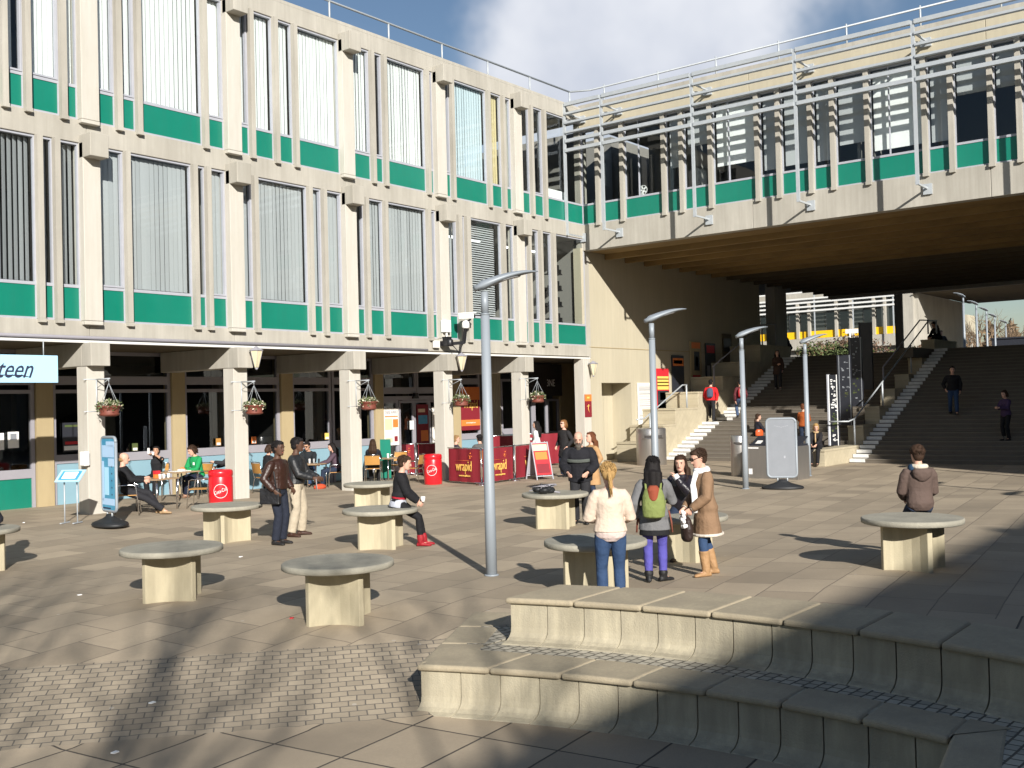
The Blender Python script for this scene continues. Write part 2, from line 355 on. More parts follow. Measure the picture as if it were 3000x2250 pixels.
# ================================================================== SETTING
# ------------------------------------------------------------------ ground sheet
def make_ground():
    def axis(lo, hi, f0, f1, fine):
        a = list(np.arange(f0, f1+1e-6, fine)); x = f0; st = fine
        pre = []
        while x > lo: st *= 1.35; x -= st; pre.append(x)
        x = f1; st = fine; post = []
        while x < hi: st *= 1.35; x += st; post.append(x)
        return pre[::-1]+a+post
    xs = axis(-220, 420, -33, -20, .2); ys = axis(-300, 420, -22, -9, .2)
    vs = [(x, y, gz(x, y)) for x in xs for y in ys]; n = len(ys)
    fs = [(i*n+j, (i+1)*n+j, (i+1)*n+j+1, i*n+j+1) for i in range(len(xs)-1) for j in range(n-1)]
    b = MB(); b.add(vs, fs, 0, True)
    tag(b.build('paving', 'paving'), kind='structure')
make_ground()
# ------------------------------------------------------------------ tiered curved seat
def curve_fit(pts, deg=2):
    y = [p[1] for p in pts]; x = [p[0] for p in pts]; c = np.polyfit(y, x, deg)
    return lambda q: float(np.polyval(c, q))
_uf = [GZ(c, x, y, 2, .43) for c, x, y in ((8, 1100, 545), (8, 1500, 585), (8, 1925, 605), (8, 2212, 625), (9, 610, 680), (9, 1090, 745), (9, 1620, 825), (9, 2212, 945))]
_lf = [GZ(c, x, y, 2, 0.) for c, x, y in ((8, 505, 975), (8, 715, 1000), (8, 1205, 1030), (8, 1675, 1062), (8, 2155, 1118), (9, 455, 1180), (9, 985, 1300), (9, 1385, 1370), (9, 1730, 1460))]
_lb = [GZ(c, x, y, 2, 0.) for c, x, y in ((8, 815, 880), (8, 1255, 925), (8, 1740, 955), (9, 520, 1085), (9, 1090, 1175), (9, 1450, 1260))]
UF, LF, LB = curve_fit(_uf), curve_fit(_lf), curve_fit(_lb)
def UB(y): return UF(y)+.87
seat = thing('tiered_seating', 'curved two tier concrete seat steps with rounded coping stones in the foreground', 'seat steps', (-25, -18, -.43))
def strip(f0, f1, y0, y1, n=8):
    ys = np.linspace(y0, y1, n)
    return [(f0(y), y) for y in ys]+[(f1(y), y) for y in ys[::-1]]
def coping(f0, f1, ya, yb, z, step, tri=None):
    k = max(1, round(abs(yb-ya)/step)); e = np.linspace(ya, yb, k+1)
    for i in range(k):
        g = .006
        p = strip(lambda y: f0(y)-.03, f1, e[i]-g, e[i+1]+g, 5)
        b = MB(); b.prism(p, z-.06, z); b.build('coping_stone', 'coping', seat, bevel=.026, seg=3)
def riser(f, ya, yb, z0, z1, step, nm='riser'):
    """vertical panels with a swept foot"""
    k = max(1, round(abs(yb-ya)/step)); e = np.linspace(ya, yb, k+1); b = MB()
    prof = [(.02, z1), (.02, z0+.14), (.012, z0+.09), (-.015, z0+.05), (-.06, z0+.022), (-.13, z0+.006), (-.17, z0-.02)]
    for i in range(k):
        a, c = e[i]-.006, e[i+1]+.006
        vs = []; ys = np.linspace(a, c, 4)
        for y in ys:
            vs += [(f(y)+dx, y, z) for dx, z in prof]+[(f(y)+.12, y, prof[-1][1]), (f(y)+.12, y, z1)]
        m = len(prof)+2
        fs = [(q*m+j, q*m+(j+1) % m, (q+1)*m+(j+1) % m, (q+1)*m+j) for q in range(3) for j in range(m)]
        fs += [tuple(range(m))[::-1], tuple(3*m+j for j in range(m))]
        b.add(vs, fs, 0, False)
    b.build(nm, 'riser', seat)
YU0, YU1 = -15.70, -24.5
YL0, YL1 = -15.55, -20.06
coping(UF, UB, YU0, YU1, .43, .66); riser(UF, YU0-.03, YU1, 0., .37, .36)
coping(LF, LB, YL0-.02, YL1, 0., .66); riser(LF, YL0-.03, YL1-.1, -.43, -.06, .355)
b = MB()   # solid cores behind the panels
b.prism([(UF(y)+.13, y) for y in np.linspace(YU0-.02, YU1, 9)]+[(UB(y)-.01, y) for y in np.linspace(YU1, YU0-.02, 9)], -.6, .368)
b.prism([(LF(y)+.13, y) for y in np.linspace(YL0-.06, YL1, 9)]+[(UF(y)+.1, y) for y in np.linspace(YL1, YL0-.06, 9)], -.6, -.012)
b.build('core', 'riser', seat)
b = MB(); b.prism([(LB(y)+.005, y) for y in np.linspace(YL0-.1, YU1, 9)]+[(UF(y)-.03, y) for y in np.linspace(YU1, YL0-.1, 9)], -.05, -.004)
s0, s1 = (-26.02, -15.55), (-23.95, -14.45)
b.prism([(LB(-15.6)+.02, -15.62), (UF(-15.7)+.3, -15.60), (-24.2, -15.40), (-23.62, -14.72), (-23.78, -14.62), (-25.2, -15.42)], -.05, -.003)
b.build('cobble_strip', 'cobble', seat)
# left return: coping running back along the ramp
dv = V((s1[0]-s0[0], s1[1]-s0[1])); dv.normalize(); nv = V((dv.y, -dv.x))
L_ = math.dist(s0, s1)
for i in range(3):
    a, c = L_*i/3+.005, L_*(i+1)/3-.005
    w0, w1 = .46, .46
    p = [V(s0)+dv*a, V(s0)+dv*c, V(s0)+dv*c+nv*w1, V(s0)+dv*a+nv*w0]
    b = MB(); b.prism([tuple(q) for q in p], -.085, 0.001); b.build('coping_stone', 'coping', seat, bevel=.03, seg=3)
b = MB(); p = [V(s0)+nv*.03, V(s1)+nv*.03, V(s1)+nv*.42, V(s0)+nv*.42]; b.prism([tuple(q) for q in p], -.55, -.086); b.build('riser', 'riser', seat)
# right return toward the viewer
q = [GZ(9, *c, 2, 0.) for c in ((1740, 1440), (2115, 1400), (2080, 1659), (1650, 1659))]
d3 = (q[3]-q[0]); d2 = (q[2]-q[1])
q3 = q[0]+d3.normalized()*3.2; q2 = q[1]+d2.normalized()*3.2
b = MB(); b.prism([(p.x, p.y) for p in (q[0], q[1], q2, q3)], -.085, .002); b.build('coping_stone', 'coping', seat, bevel=.03, seg=3)
b = MB(); b.prism([(p.x, p.y) for p in (q[0]+V((.04, -.05, 0)), q[1], q2, q3+V((.04, 0, 0)))], -.6, -.086); b.build('riser', 'riser', seat)
b = MB(); b.prism([(q[1].x+.01, q[1].y+.02), (LB(-19.6), -19.6), (UF(-19.6)-.02, -19.6), (UF(-20.5)-.02, -20.5), (UF(-23)-.05, -23), (q2.x+.02, q2.y)], -.6, -.006); b.build('cobble_strip', 'cobble', seat)
b = MB(); b.prism([(LF(YL1)-.03, YL1-.004), (LB(YL1)+.01, YL1-.004), (q[1].x+.01, q[1].y-.02), (q[0].x-.01, q[0].y+.01)], -.06, -.002); b.build('coping_stone', 'coping', seat)
b = MB(); b.prism([(LB(-19.5)+.004, -19.5), (UF(-19.5)-.03, -19.5), (UF(-21)-.03, -21.), (q[1].x+.02, q[1].y-.3), (q[1].x+.02, q[1].y), (LB(YL1)+.016, YL1)], -.3, -.0085); b.build('cobble_strip', 'cobble', seat)
# ------------------------------------------------------------------ three storey block (facade on y = 0)
A1B, A1T, A2B, A2T = 4.44, 5.22, 8.98, 9.74
YC, YF, YBM = -.22, -.16, -.06                     # fronts of columns, fins and beams
W1, W2, PAR = GZ(1, 100, 846, 1, YBM).z, GZ(2, 400, 402, 1, YBM).z, GZ(2, 400, 282, 1, YBM).z
_fx = np.polyfit([0, 1, 2, 4, 0, 1, 2, 3, 4], [GZ(*q, 1, YC).x for q in ((4, 660, 440), (4, 1585, 480), (5, 113, 520), (5, 1205, 570), (1, 657, 800), (1, 1580, 990), (2, 100, 1150), (2, 695, 1275), (2, 1185, 1380))], 1)
XR = [float(np.polyval(_fx, i)) for i in range(-3, 6)]        # right edge of each column
blk = thing('office_block', 'three storey pale concrete block with green spandrel panels and white blinds', 'building', (-15, 0, 0))
CW = .43
f1 = [(4, 238, 297, 400), (4, 350, 412, 400), (4, 810, 868, 440), (4, 1250, 1303, 470), (4, 1338, 1390, 475), (4, 1645, 1695, 480), (4, 2000, 2048, 500), (4, 2093, 2140, 505),
      (5, 153, 200, 500), (5, 280, 325, 520), (5, 560, 603, 540), (5, 748, 795, 200), (5, 800, 850, 200), (5, 1045, 1085, 560), (5, 1213, 1250, 560), (5, 1287, 1325, 570), (5, 1370, 1410, 570)]
f2 = [(1, 148, 208, 650), (1, 378, 440, 650), (1, 738, 800, 750), (1, 872, 930, 830), (1, 1305, 1358, 900), (1, 1612, 1660, 950), (1, 1772, 1818, 1000), (1, 1897, 1945, 1030),
      (2, 187, 232, 1120), (2, 268, 313, 1150), (2, 545, 587, 1200), (2, 708, 748, 1250), (2, 945, 983, 1280), (2, 1040, 1078, 1300), (2, 1222, 1260, 1350), (2, 1310, 1343, 1380)]
def fins(lst):
    o = []
    for c, l, r, y in lst:
        a, d = GZ(c, l, y, 1, 0).x, GZ(c, r, y, 1, YF).x
        o.append(((a+d)/2, max(.13, min(.22, d-a))))
    return o
FL = {1: fins(f1), 2: fins(f2)}
for k in (1, 2):
    base = [f for f in FL[k] if XR[4]-.1 < f[0] < XR[5]]
    for sh in (1, 2): FL[k] += [(x-3.95*(sh+1)-(0 if k == 1 else .1), w) for x, w in base if x-3.95*(sh+1) < min(f[0] for f in FL[k])-.3]
XL, XE = -31.5, -.02
def slats(x0, x1, z0, z1, y, tw, gap=0.):
    """vertical blind: overlapping turned slats"""
    b = MB(); n = max(2, round((x1-x0)/.125)); w = (x1-x0)/n
    for i in range(n):
        xc = x0+w*(i+.5); a = tw+random.uniform(-.08, .08); h = w*.5*(1-gap)+.006
        dx, dy = h*math.cos(a), h*math.sin(a)
        b.add([(xc-dx, y-dy, z0), (xc+dx, y+dy, z0), (xc+dx, y+dy, z1), (xc-dx, y-dy, z1)], [(0, 1, 2, 3)])
    return b
for fl, zb, zt, zw in ((1, A1B, A1T, W1), (2, A2B, A2T, W2)):
    vert = [(xr-CW, xr) for xr in XR[:-1]]+[(x-w/2, x+w/2) for x, w in FL[fl]]+[(XE, 0.2)]
    vert.sort()
    for x, w in FL[fl]:
        b = MB(); b.box(x-w/2, x+w/2, YF, .10, zb+.012, zw); b.box(x-w/2-.01, x+w/2+.01, YF-.012, YBM-.002, zb-.075, zb+.008); b.build('fin', 'conc', blk)
    for xr in XR[:-1]:
        b = MB(); b.box(xr-CW, xr, YC, .2, zb+.002, zw-.005); b.box(xr-CW-.006, xr+.006, YC-.004, YBM-.002, zb-.09, zb-.004); cobj = b.build('column', 'colconc', blk, bevel=.012)
        b = MB(); zc = W1 if fl == 1 else W2; b.box(xr-CW, xr+.02, -.54, YBM-.001, zc-.36, zc+.17)
        b.build('capital', 'conc', cobj, bevel=.015)
    for (a0, a1), (b0, b1) in zip(vert[:-1], vert[1:]):
        x0, x1 = a1, b0; wd = x1-x0
        if wd < .06: continue
        b = MB(); b.box(x0+.015, x1-.015, -.005, .05, zb+.045, zt-.04); b.build('spandrel_panel', 'green', blk)
        b = MB()
        for (p0, p1, z0, z1) in ((x0, x1, zb, zb+.045), (x0, x1, zt-.04, zt+.03), (x0, x1, zw-.05, zw)): b.box(p0, p1, -.022, .07, z0, z1)
        for p in (x0, x1-.03): b.box(p, p+.03, -.018, .068, zb+.047, zw-.052)
        if .3 < wd < .9 and random.random() < .6:      # opening light with its own thin frame
            for p in (x0+.03, x1-.07): b.box(p, p+.04, -.035, .06, zt+.05, zw-.08)
            b.box(x0+.03, x1-.03, -.04, .06, zt+.035, zt+.075)
        wn = b.build('window', 'alum', blk)
        b = MB(); b.add([(x0+.03, .03, zt+.03), (x1-.03, .03, zt+.03), (x1-.03, .03, zw-.05), (x0+.03, .03, zw-.05)], [(0, 1, 2, 3)])
        b.build('pane', 'glass', wn)
        big = wd > 1.
        if fl == 2:
            if x1 > -4.2 and not big: continue
            if x1 > -1.6:
                MB().box(x0+.05, x0+.62, .30, .302, zt+1.1, zw-.06).build('blind', 'blindw', wn); continue
            tw = .2; m = 'blindb' if -9 < x0 < -6.2 else 'blindw'
            if not big and x0 > -9.5 and random.random() < .4: m = 'curtain'
            if not big and random.random() < .12: slats(x0+.04, x0+wd*.55, zt+.06, zw-.06, .13, tw).build('blind', m, wn)
            else: slats(x0+.04, x1-.04, zt+.06, zw-.06, .13, tw).build('blind', m, wn)
        else:
            if x0 > -7.6 and x1 < -4.2 and big:       # venetian blind, half see-through
                b = MB()
                for z in np.arange(zt+.1, zw-.05, .075): b.add([(x0+.05, .22, z), (x1-.05, .22, z), (x1-.05, .26, z+.045), (x0+.05, .26, z+.045)], [(0, 1, 2, 3)])
                b.build('blind', 'blindg', wn); continue
            if x0 > -4.2: continue
            if x1 < -20.3: slats(x0+.04, x1-.04, zt+.06, zw-.06, .16, .5, 0).build('blind', 'blindg', wn)
            elif big or random.random() < .8: slats(x0+.04, x1-.04, zt+.06, zw-.06, .13, .16).build('blind', 'blindg', wn)
            else: slats(x0+.04, x0+wd*.5, zt+.06, zw-.06, .13, .5).build('blind', 'blindg', wn)
# beams, one length per bay so the joints show
for nm, z0, z1, yf in (('floor_beam', A1B-.40, A1B, YBM), ('floor_beam', W1, A2B, YBM), ('roof_beam', W2, PAR-.10, YBM)):
    e = [XL]+[x-.235 for x in XR if XL < x-.235 < -1]+[0.1]
    for a, c in zip(e[:-1], e[1:]): MB().box(a+.004, c-.004, yf, .3, z0, z1).build(nm, 'conc', blk, bevel=.012)
MB().box(XL, .1, YBM+.012, .35, PAR-.098, PAR).build('parapet', 'conc', blk, bevel=.01)
MB().box(XL, 0, -.16, 0, 3.945, 4.0).build('edge_trim', 'rail', blk)
b = MB(); b.tube([(XL, -.115, 4.065), (-8.95, -.115, 4.06)], .04, 8); b.build('conduit', 'frame', blk)
# floors, roof and rooms behind the glass
b = MB(); b.box(XL, .1, .31, 12, 3.96, 4.42); b.box(XL, .1, .31, 12, W1+.02, A2B-.03); b.box(XL, .1, .36, 12, W2+.05, PAR-.2); b.build('floor_slab', 'room', blk)
b = MB(); b.box(XL, .2, 6, 6.2, 4.43, W1); b.box(XL, .2, 6, 6.2, A2B, W2); b.box(XL-.2, XL, 0, 12, 0, PAR-.2); b.box(XL, 3.6, 12, 12.3, 0, PAR)
for x in (-16.2, -8.4, -.02): b.box(x, x+.1, .5, 6, 4.43, W1); b.box(x+1, x+1.1, .5, 6, A2B, W2)
b.build('room_wall', 'room', blk)
for i, (x, y, z) in enumerate(((-5.9, 2., W1-.25), (-5.9, 3.6, W1-.25), (-2.2, 2.2, W1-.25))):
    MB().box(x, x+2.2, y, y+.12, z, z+.05).build('strip_light', 'tube', blk)
b = MB()      # shelving seen in the last first floor window
for z in (5.3, 5.9, 6.5, 7.1):
    b.box(-1.35, -.75, .5, .9, z, z+.04)
    for k in range(4): b.box(-1.3+.14*k, -1.2+.14*k, .52, .8, z+.04, z+.2+.08*((k*7) % 3))
b.build('shelf', 'blackm', blk)
MB().box(-1.9, -.9, .2, .6, A2T+.05, A2T+.4).build('paper_stack', 'blindw', blk)
# roof guard rail
rr = MB()
rx = [-9.9-2.41*i for i in range(9)][::-1]+[-7.46, -5.12, -2.74, -.24]
rr.tube([(XL, .3, 14.05), (-.24, .3, 14.05)], .035, 8); rr.tube([(-.24, .3, 14.05), (.3, -.3, 14.12), (.3, -45, 14.3)], .035, 8)
ro = rr.build('roof_railing', 'galv', blk)
for x in rx: MB().tube([(x, .3, PAR-.1), (x, .3, 14.07)], .03, 6).build('post', 'galv', ro)
# ---- ground storey: columns, haunches, shop wall on y = 3
for xr in XR[:-1]:
    b = MB(); b.box(xr-CW, xr, YC, YC+.42, -.02, 3.43); co = b.build('column', 'colconc', blk, bevel=.012)
    b = MB(); b.box(xr-CW-.02, xr+.02, -.44, -.05, 3.42, 3.94); b.box(xr-CW-.019, xr+.019, -.049, 2.9, 3.425, 3.955); b.build('capital', 'conc', co, bevel=.012)
b = MB(); b.box(-.58, -.12, YC, .2, -.02, 3.96); b.build('column', 'colconc', blk, bevel=.012)
b = MB(); b.box(XL, -.02, -.05, 3.2, 3.957, 4.03); b.box(-.02, 3.4, .37, 3.2, 3.957, 4.03); b.build('soffit', 'soffitdark', blk)
YS = 3.
piers = [(-27.6, -27.2), (-23.7, -23.3), (-19.82, -19.39), (-15.99, -15.58), (-12.2, -11.75), (-8.26, -7.88), (-4.35, -3.95)]
for a, c in piers: MB().box(a, c, YS-.1, YS+.3, 0, 3.955).build('pier', 'brown', blk)
def shopwin(x0, x1, z0, z1, spz=0., tr=None, spm='bluepanel', fr=.09):
    b = MB()
    for p in ((x0, x0+fr, spz, z1), (x1-fr, x1, spz, z1)): b.box(p[0], p[1], YS-.03, YS+.08, p[2], p[3])
    for a, c in ((z1-fr, z1), (z0-.12, z0+.1)): b.box(x0+fr, x1-fr, YS-.028, YS+.078, a, c)
    w = b.build('shop_window', 'frame', blk)
    MB().add([(x0+fr, YS+.03, z0+.1), (x1-fr, YS+.03, z0+.1), (x1-fr, YS+.03, z1-fr), (x0+fr, YS+.03, z1-fr)], [(0, 1, 2, 3)]).build('pane', 'shopglass', w)
    if z0 > .4 and spz == 0: MB().box(x0+fr, x1-fr, YS, YS+.06, .03, z0-.12).build('shop_spandrel', spm, w)
    return w
for x0, x1, z0, sp in ((-27.2, -23.7, 1.2, 'bluepanel'), (-23.3, -21.3, .95, 'green'), (-21.3, -19.84, .95, 'green'), (-19.38, -18.25, 1.25, 'bluepanel'), (-18.2, -16.0, 1.22, 'bluepanel'), (-15.57, -14.1, 1.22, 'bluepanel'), (-14.05, -12.22, 1.22, 'bluepanel'),
                       (-11.74, -10.15, 1.22, 'bluepanel'), (-10.1, -8.28, 1.22, 'bluepanel'), (-3.94, -2.76, 1.2, 'bluepanel')):
    shopwin(x0, x1, z0, 2.98, spm=sp); shopwin(x0, x1, 3.22, 3.955, spz=2.982)
# automatic doors
for x0, x1 in ((-7.1, -6.36), (-6.34, -5.6)):
    b = MB()
    for a, c in ((x0, x0+.07), (x1-.07, x1)): b.box(a, c, YS-.05, YS+.03, .02, 2.55)
    b.box(x0+.07, x1-.07, YS-.048, YS+.028, .02, .2); b.box(x0+.07, x1-.07, YS-.048, YS+.028, 2.46, 2.55)
    d = b.build('sliding_door', 'frame', blk)
    MB().add([(x0+.07, YS-.01, .2), (x1-.07, YS-.01, .2), (x1-.07, YS-.01, 2.46), (x0+.07, YS-.01, 2.46)], [(0, 1, 2, 3)]).build('pane', 'shopglass', d)
shopwin(-7.87, -7.12, .3, 2.56); shopwin(-5.58, -4.36, .3, 2.56)
shopwin(-7.87, -6.2, 2.9, 3.955, spz=2.7); shopwin(-6.18, -4.36, 2.9, 3.955, spz=2.7)
MB().box(-7.87, -4.36, YS-.06, YS+.1, 2.562, 2.7).build('door_header', 'frame', blk)
b = MB(); b.box(-6.47, -6.2, YS-.14, YS-.06, 2.61, 2.68); b.box(-6.40, -6.27, YS-.18, YS-.06, 2.68, 2.8); b.build('door_sensor', 'blackm', blk)
b = MB(); b.box(-2.72, -2.35, YS+.05, YS+.1, 0, 3.9); b.build('dark_recess', 'dark', blk)  # flat dark sheet, the door recess's shade put into its colour
b = MB()
for k in range(7): b.box(-2.32+.11*k, -2.225+.11*k, YS-.06, YS+.1, 0, 3.95)
b.build('boarded_wall', 'wallconc', blk)
shopwin(-1.5, -.4, 1.3, 3.3); shopwin(-.38, .55, .2, 2.5); shopwin(.58, 1.5, .2, 2.5); shopwin(1.52, 2.3, 1.1, 2.5)
bd = MB().box(.2, 2.3, YS-.2, YS-.1, 2.62, 3.9).build('entrance_board', 'dark', blk)
text('lettering', '3NE', .40, (1.52, YS-.205, 3.13), AY, 'blindw', bd, xs=.8, world=True)
MB().box(2.3, 3.5, YS-.1, YS+.3, 0, 3.96).build('pier', 'brown', blk)
MB().box(3.4, 3.6, .36, 3.3, 0, 3.96).build('pier', 'brown', blk)
b = MB(); b.box(XL, 3.4, YS+.5, 9, -.05, .03); b.box(XL, 3.4, 8.8, 9, 0, 3.95); b.box(XL, 3.4, YS+.4, 9, 3.9, 3.955)
for x in (-20.2, -12., -4.2): b.box(x, x+.1, YS+.4, 8.8, 0, 3.9)
b.build('shop_interior', 'dark', blk)
b = MB()     # invented counters and pale columns, added so the shop glass isn't black
for x, y, w_, z in ((-22.6, 5.2, 1.6, 1.1), (-18.6, 5.6, 2.2, 1.0), (-14.8, 5.0, 1.4, 1.05), (-10.6, 5.8, 2.4, 1.1), (-6.4, 6.4, 2.6, 1.15)): b.box(x, x+w_, y, y+.7, .03, z)
for x in (-21.6, -17.3, -13.2, -9.3, -5.2): b.box(x, x+.35, 4.6, 4.95, .03, 3.9)
b.build('shop_fitting', 'room', blk)
# things stuck on the shop wall
def poster(name, label, x0, x1, z0, z1, m, bits, y=YS-.06, cat='poster', par=None):
    o = MB().box(x0, x1, y, y+.02, z0, z1).build(name, m); tag(o, label, cat)
    for k, (a, c, d, e, mm) in enumerate(bits):
        MB().box(x0+(x1-x0)*a, x0+(x1-x0)*c, y-.004, y-.0005, z0+(z1-z0)*d, z0+(z1-z0)*e).build('print', mm, o)
    return o
p = poster('food_poster', 'cream take away food poster on the glass left of the sliding doors', -7.84, -7.14, 1.05, 2.3, 'paper',
           [(.05, .55, .42, .72, 'cream'), (.6, .95, .48, .7, 'orange'), (.68, .9, .1, .24, 'maroon'), (.1, .55, .08, .2, 'cream'), (.06, .94, .76, .79, 'orange')])
text('lettering', 'TAKE AWAY', .155, (-7.49, YS-.066, 2.16), AY, 'frame', p, xs=.72)
p = poster('food_poster', 'cream food poster half hidden behind a column, right of the sliding doors', -5.45, -4.5, 1.05, 2.3, 'paper', [(.1, .6, .4, .8, 'cream'), (.3, .9, .1, .3, 'orange')])
p = poster('door_poster', 'dark red poster with photos filling the right sliding door', -6.26, -5.68, .9, 2.4, 'maroon', [(.1, .9, .55, .75, 'mblue'), (.3, .95, .15, .4, 'orange'), (.1, .7, .82, .9, 'cream')], y=YS-.09)
p = poster('shop_sign', 'tall maroon and orange wrap shop panel in the window behind the second barrier', -3.9, -2.84, 1.42, 3.0, 'maroon', [(0, 1, .70, 1, 'orange'), (0, 1, .10, .24, 'orange')], y=YS-.07, cat='sign')
text('lettering', 'wrapid', .42, (-3.37, YS-.078, 2.36), AY, 'yell', p, xs=.72)
text('lettering', 'www.wrapid.com', .075, (-3.37, YS-.078, 1.69), AY, 'paper', p)
poster('notice', 'white paper notice on the left sliding door glass', -6.6, -6.42, 1.55, 1.85, 'blindw', [], y=YS-.075)
poster('notice', 'left of two white notices in the green panelled cafe window', -20.85, -20.6, 1.55, 1.95, 'blindw', [], y=YS-.03)
poster('notice', 'right of two notices in the cafe window, with a grey picture', -20.5, -20.24, 1.58, 1.97, 'blindw', [(.2, .8, .5, .9, 'greysign')], y=YS-.03)
poster('menu_poster', 'dark menu poster with red and white foot beside the first column', -19.12, -18.55, 1.42, 2.15, 'dkgrass', [(.1, .9, .25, .35, 'redp'), (.05, .95, .05, .2, 'blindw'), (.1, .9, .85, .92, 'shrub')], y=YS-.03)
for x, z, m, l in ((-17.2, 1.35, 'shrub', 'small green card standing on the window sill behind the drinking woman'), (-14.55, 1.37, 'wood', 'small yellow card on the sill behind the man in green'), (-13.3, 1.37, 'orange', 'small orange card on the sill right of the second column'), (-10.45, 1.37, 'yell', 'small pale green card on the sill above the sunglasses man')):
    poster('card', l, x, x+.16, z, z+.2, m, [(.1, .9, .05, .4, 'paper')], y=YS-.05, cat='card')
# ------------------------------------------------------------------ bridge building (facade on x = 0)
brg = thing('bridge_building', 'concrete building bridging over wide steps with green panels and metal sunshade', 'building', (0, -15, 0))
YB = -46.
BO = GZ(3, 1400, 1355, 0, -.08).z
fB = [(2, 1650, 1690, 1440), (2, 1808, 1850, 1410), (2, 2080, 2118, 1370), (3, -15, 20, 1350), (3, 172, 208, 1320), (3, 475, 512, 1270), (3, 615, 648, 1260), (3, 820, 858, 1230), (3, 965, 1003, 1215), (3, 1190, 1228, 1180), (3, 1560, 1600, 1120), (3, 1733, 1770, 1095), (3, 1990, 2028, 1065), (3, 2175, 2212, 1040)]
FB = []
for c, l, r, y in fB:
    a, d = GZ(c, l, y, 0, -.16).y, GZ(c, r, y, 0, 0).y
    FB.append(((a+d)/2, .15))
pat = [a[0]-b[0] for a, b in zip(FB[3:-1], FB[4:])]
yy = FB[-1][0]; i = 0
while yy > YB+2: yy -= pat[i % len(pat)]; FB.append((yy, .17)); i += 1
WB = 12.53
vert = [(-.02, .25)]+[(y-w/2, y+w/2) for y, w in FB]+[(YB, YB+.3)]
vert.sort(reverse=True)
for y, w in FB:
    b = MB(); b.box(-.16, .10, y-w/2, y+w/2, A2B+.012, WB); b.box(-.178, -.082, y-w/2-.01, y+w/2+.01, A2B-.09, A2B+.008); b.build('fin', 'conc', brg)
for (a0, a1), (b0, b1) in zip(vert[:-1], vert[1:]):
    y1, y0 = a0, b1; wd = y1-y0
    if wd < .06: continue
    MB().box(-.005, .05, y0+.015, y1-.015, A2B+.045, A2T-.04).build('spandrel_panel', 'green', brg)
    b = MB()
    for z0, z1 in ((A2B, A2B+.045), (A2T-.04, A2T+.03), (WB-.05, WB)): b.box(-.022, .07, y0, y1, z0, z1)
    for p in (y0, y1-.03): b.box(-.018, .068, p, p+.03, A2B+.047, WB-.052)
    if wd > 1.4: b.box(-.015, .066, (y0+y1)/2+.2, (y0+y1)/2+.23, A2T+.03, WB-.05)
    wn = b.build('window', 'alum' if wd > .5 else 'frame', brg)
    MB().add([(.03, y0+.03, A2T+.03), (.03, y1-.03, A2T+.03), (.03, y1-.03, WB-.05), (.03, y0+.03, WB-.05)], [(0, 1, 2, 3)]).build('pane', 'glass', wn)
    bl = {True: random.choice((.35, .5, .12, .9)), False: random.choice((.1, .5, .9, 2.))}[wd > .8]
    if y1 < -2.6 and bl < 1.5:
        MB().box(.2, .204, y0+.04, y1-.04, A2T+.05+bl*1.6, WB-.06).build('blind', 'blindg' if wd < 1.4 else 'blindw', wn)
e = [0.05]+[-.9-3.66*i for i in range(13) if -.9-3.66*i > YB]+[YB]
e = [0.05, -6.9, -14.4, -22, -29.6, -37.2, YB]
for a, c in zip(e[:-1], e[1:]):
    MB().box(-.08, .3, c+.006, a-.006, BO, A2B).build('floor_beam', 'conc', brg, bevel=.012)
    MB().box(-.10, .3, c+.006, a-.006, WB, 13.3).build('roof_beam', 'wallconc', brg, bevel=.012)
MB().box(-.07, .5, YB, .05, 13.302, 13.5).build('parapet', 'conc', brg)
b = MB(); b.box(-.10, .3, -.0, .28, 4.01, 13.1); b.build('corner_post', 'conc', brg, bevel=.012)
for y in np.arange(-.9, YB, -2.31): MB().tube([(.3, y, 13.4), (.3, y, 14.16+.14*min(1, -y/45)+.05)], .03, 6).build('railing_post', 'galv', brg)
# sunshade of posts, rails and arms
PYS = [-.08, -1.70, -5.33, -8.98, -12.65]+[-12.65-3.66*i for i in range(1, 9)]
PXX = -1.2
for y in PYS:
    b = MB(); b.box(PXX-.03, PXX+.04, y-.05, y+.05, 8.47, 13.32); po = b.build('sunshade_post', 'galv', brg)
    b = MB(); b.box(PXX-.02, -.13, y+.02, y+.06, 8.50, 8.56); b.box(-.15, -.083, y-.10, y+.16, 8.34, 8.66); b.build('lower_arm', 'galv', po)
    b = MB(); b.bar((PXX+.04, y, 13.0), (-.14, y-.1, 12.95), .05, .05); b.bar((PXX+.04, y, 12.7), (-.14, y-.1, 12.9), .05, .05); b.box(-.2, -.103, y-.22, y+.08, 12.80, 13.06); b.build('upper_arm', 'galv', po)
for z, h in ((13.28, .13), (12.93, .075), (12.59, .075), (12.24, .075), (11.93, .12), (11.58, .12)):
    for a, c in zip(PYS[:-1], PYS[1:]):
        b = MB(); b.bar((PXX, a-.052, z), (PXX, c+.052, z), .15 if h < .1 else .12, h); b.build('sunshade_rail', 'galv', brg)
q_ = GZ(2, 1955, 1232, 0, .35); b = MB(); b.tube([(.35, q_.y+.17*math.cos(t_*.3491), q_.z+.17*math.sin(t_*.3491)) for t_ in range(19)], .012, 6); b.tube([(.35, q_.y, A2T), (.35, q_.y, q_.z)], .02, 6)
for t_ in range(5): b.bar((.35, q_.y, q_.z), (.35, q_.y+.15*math.cos(t_*1.2566), q_.z+.15*math.sin(t_*1.2566)), .01, .06)
b.build('desk_fan', 'white', brg)
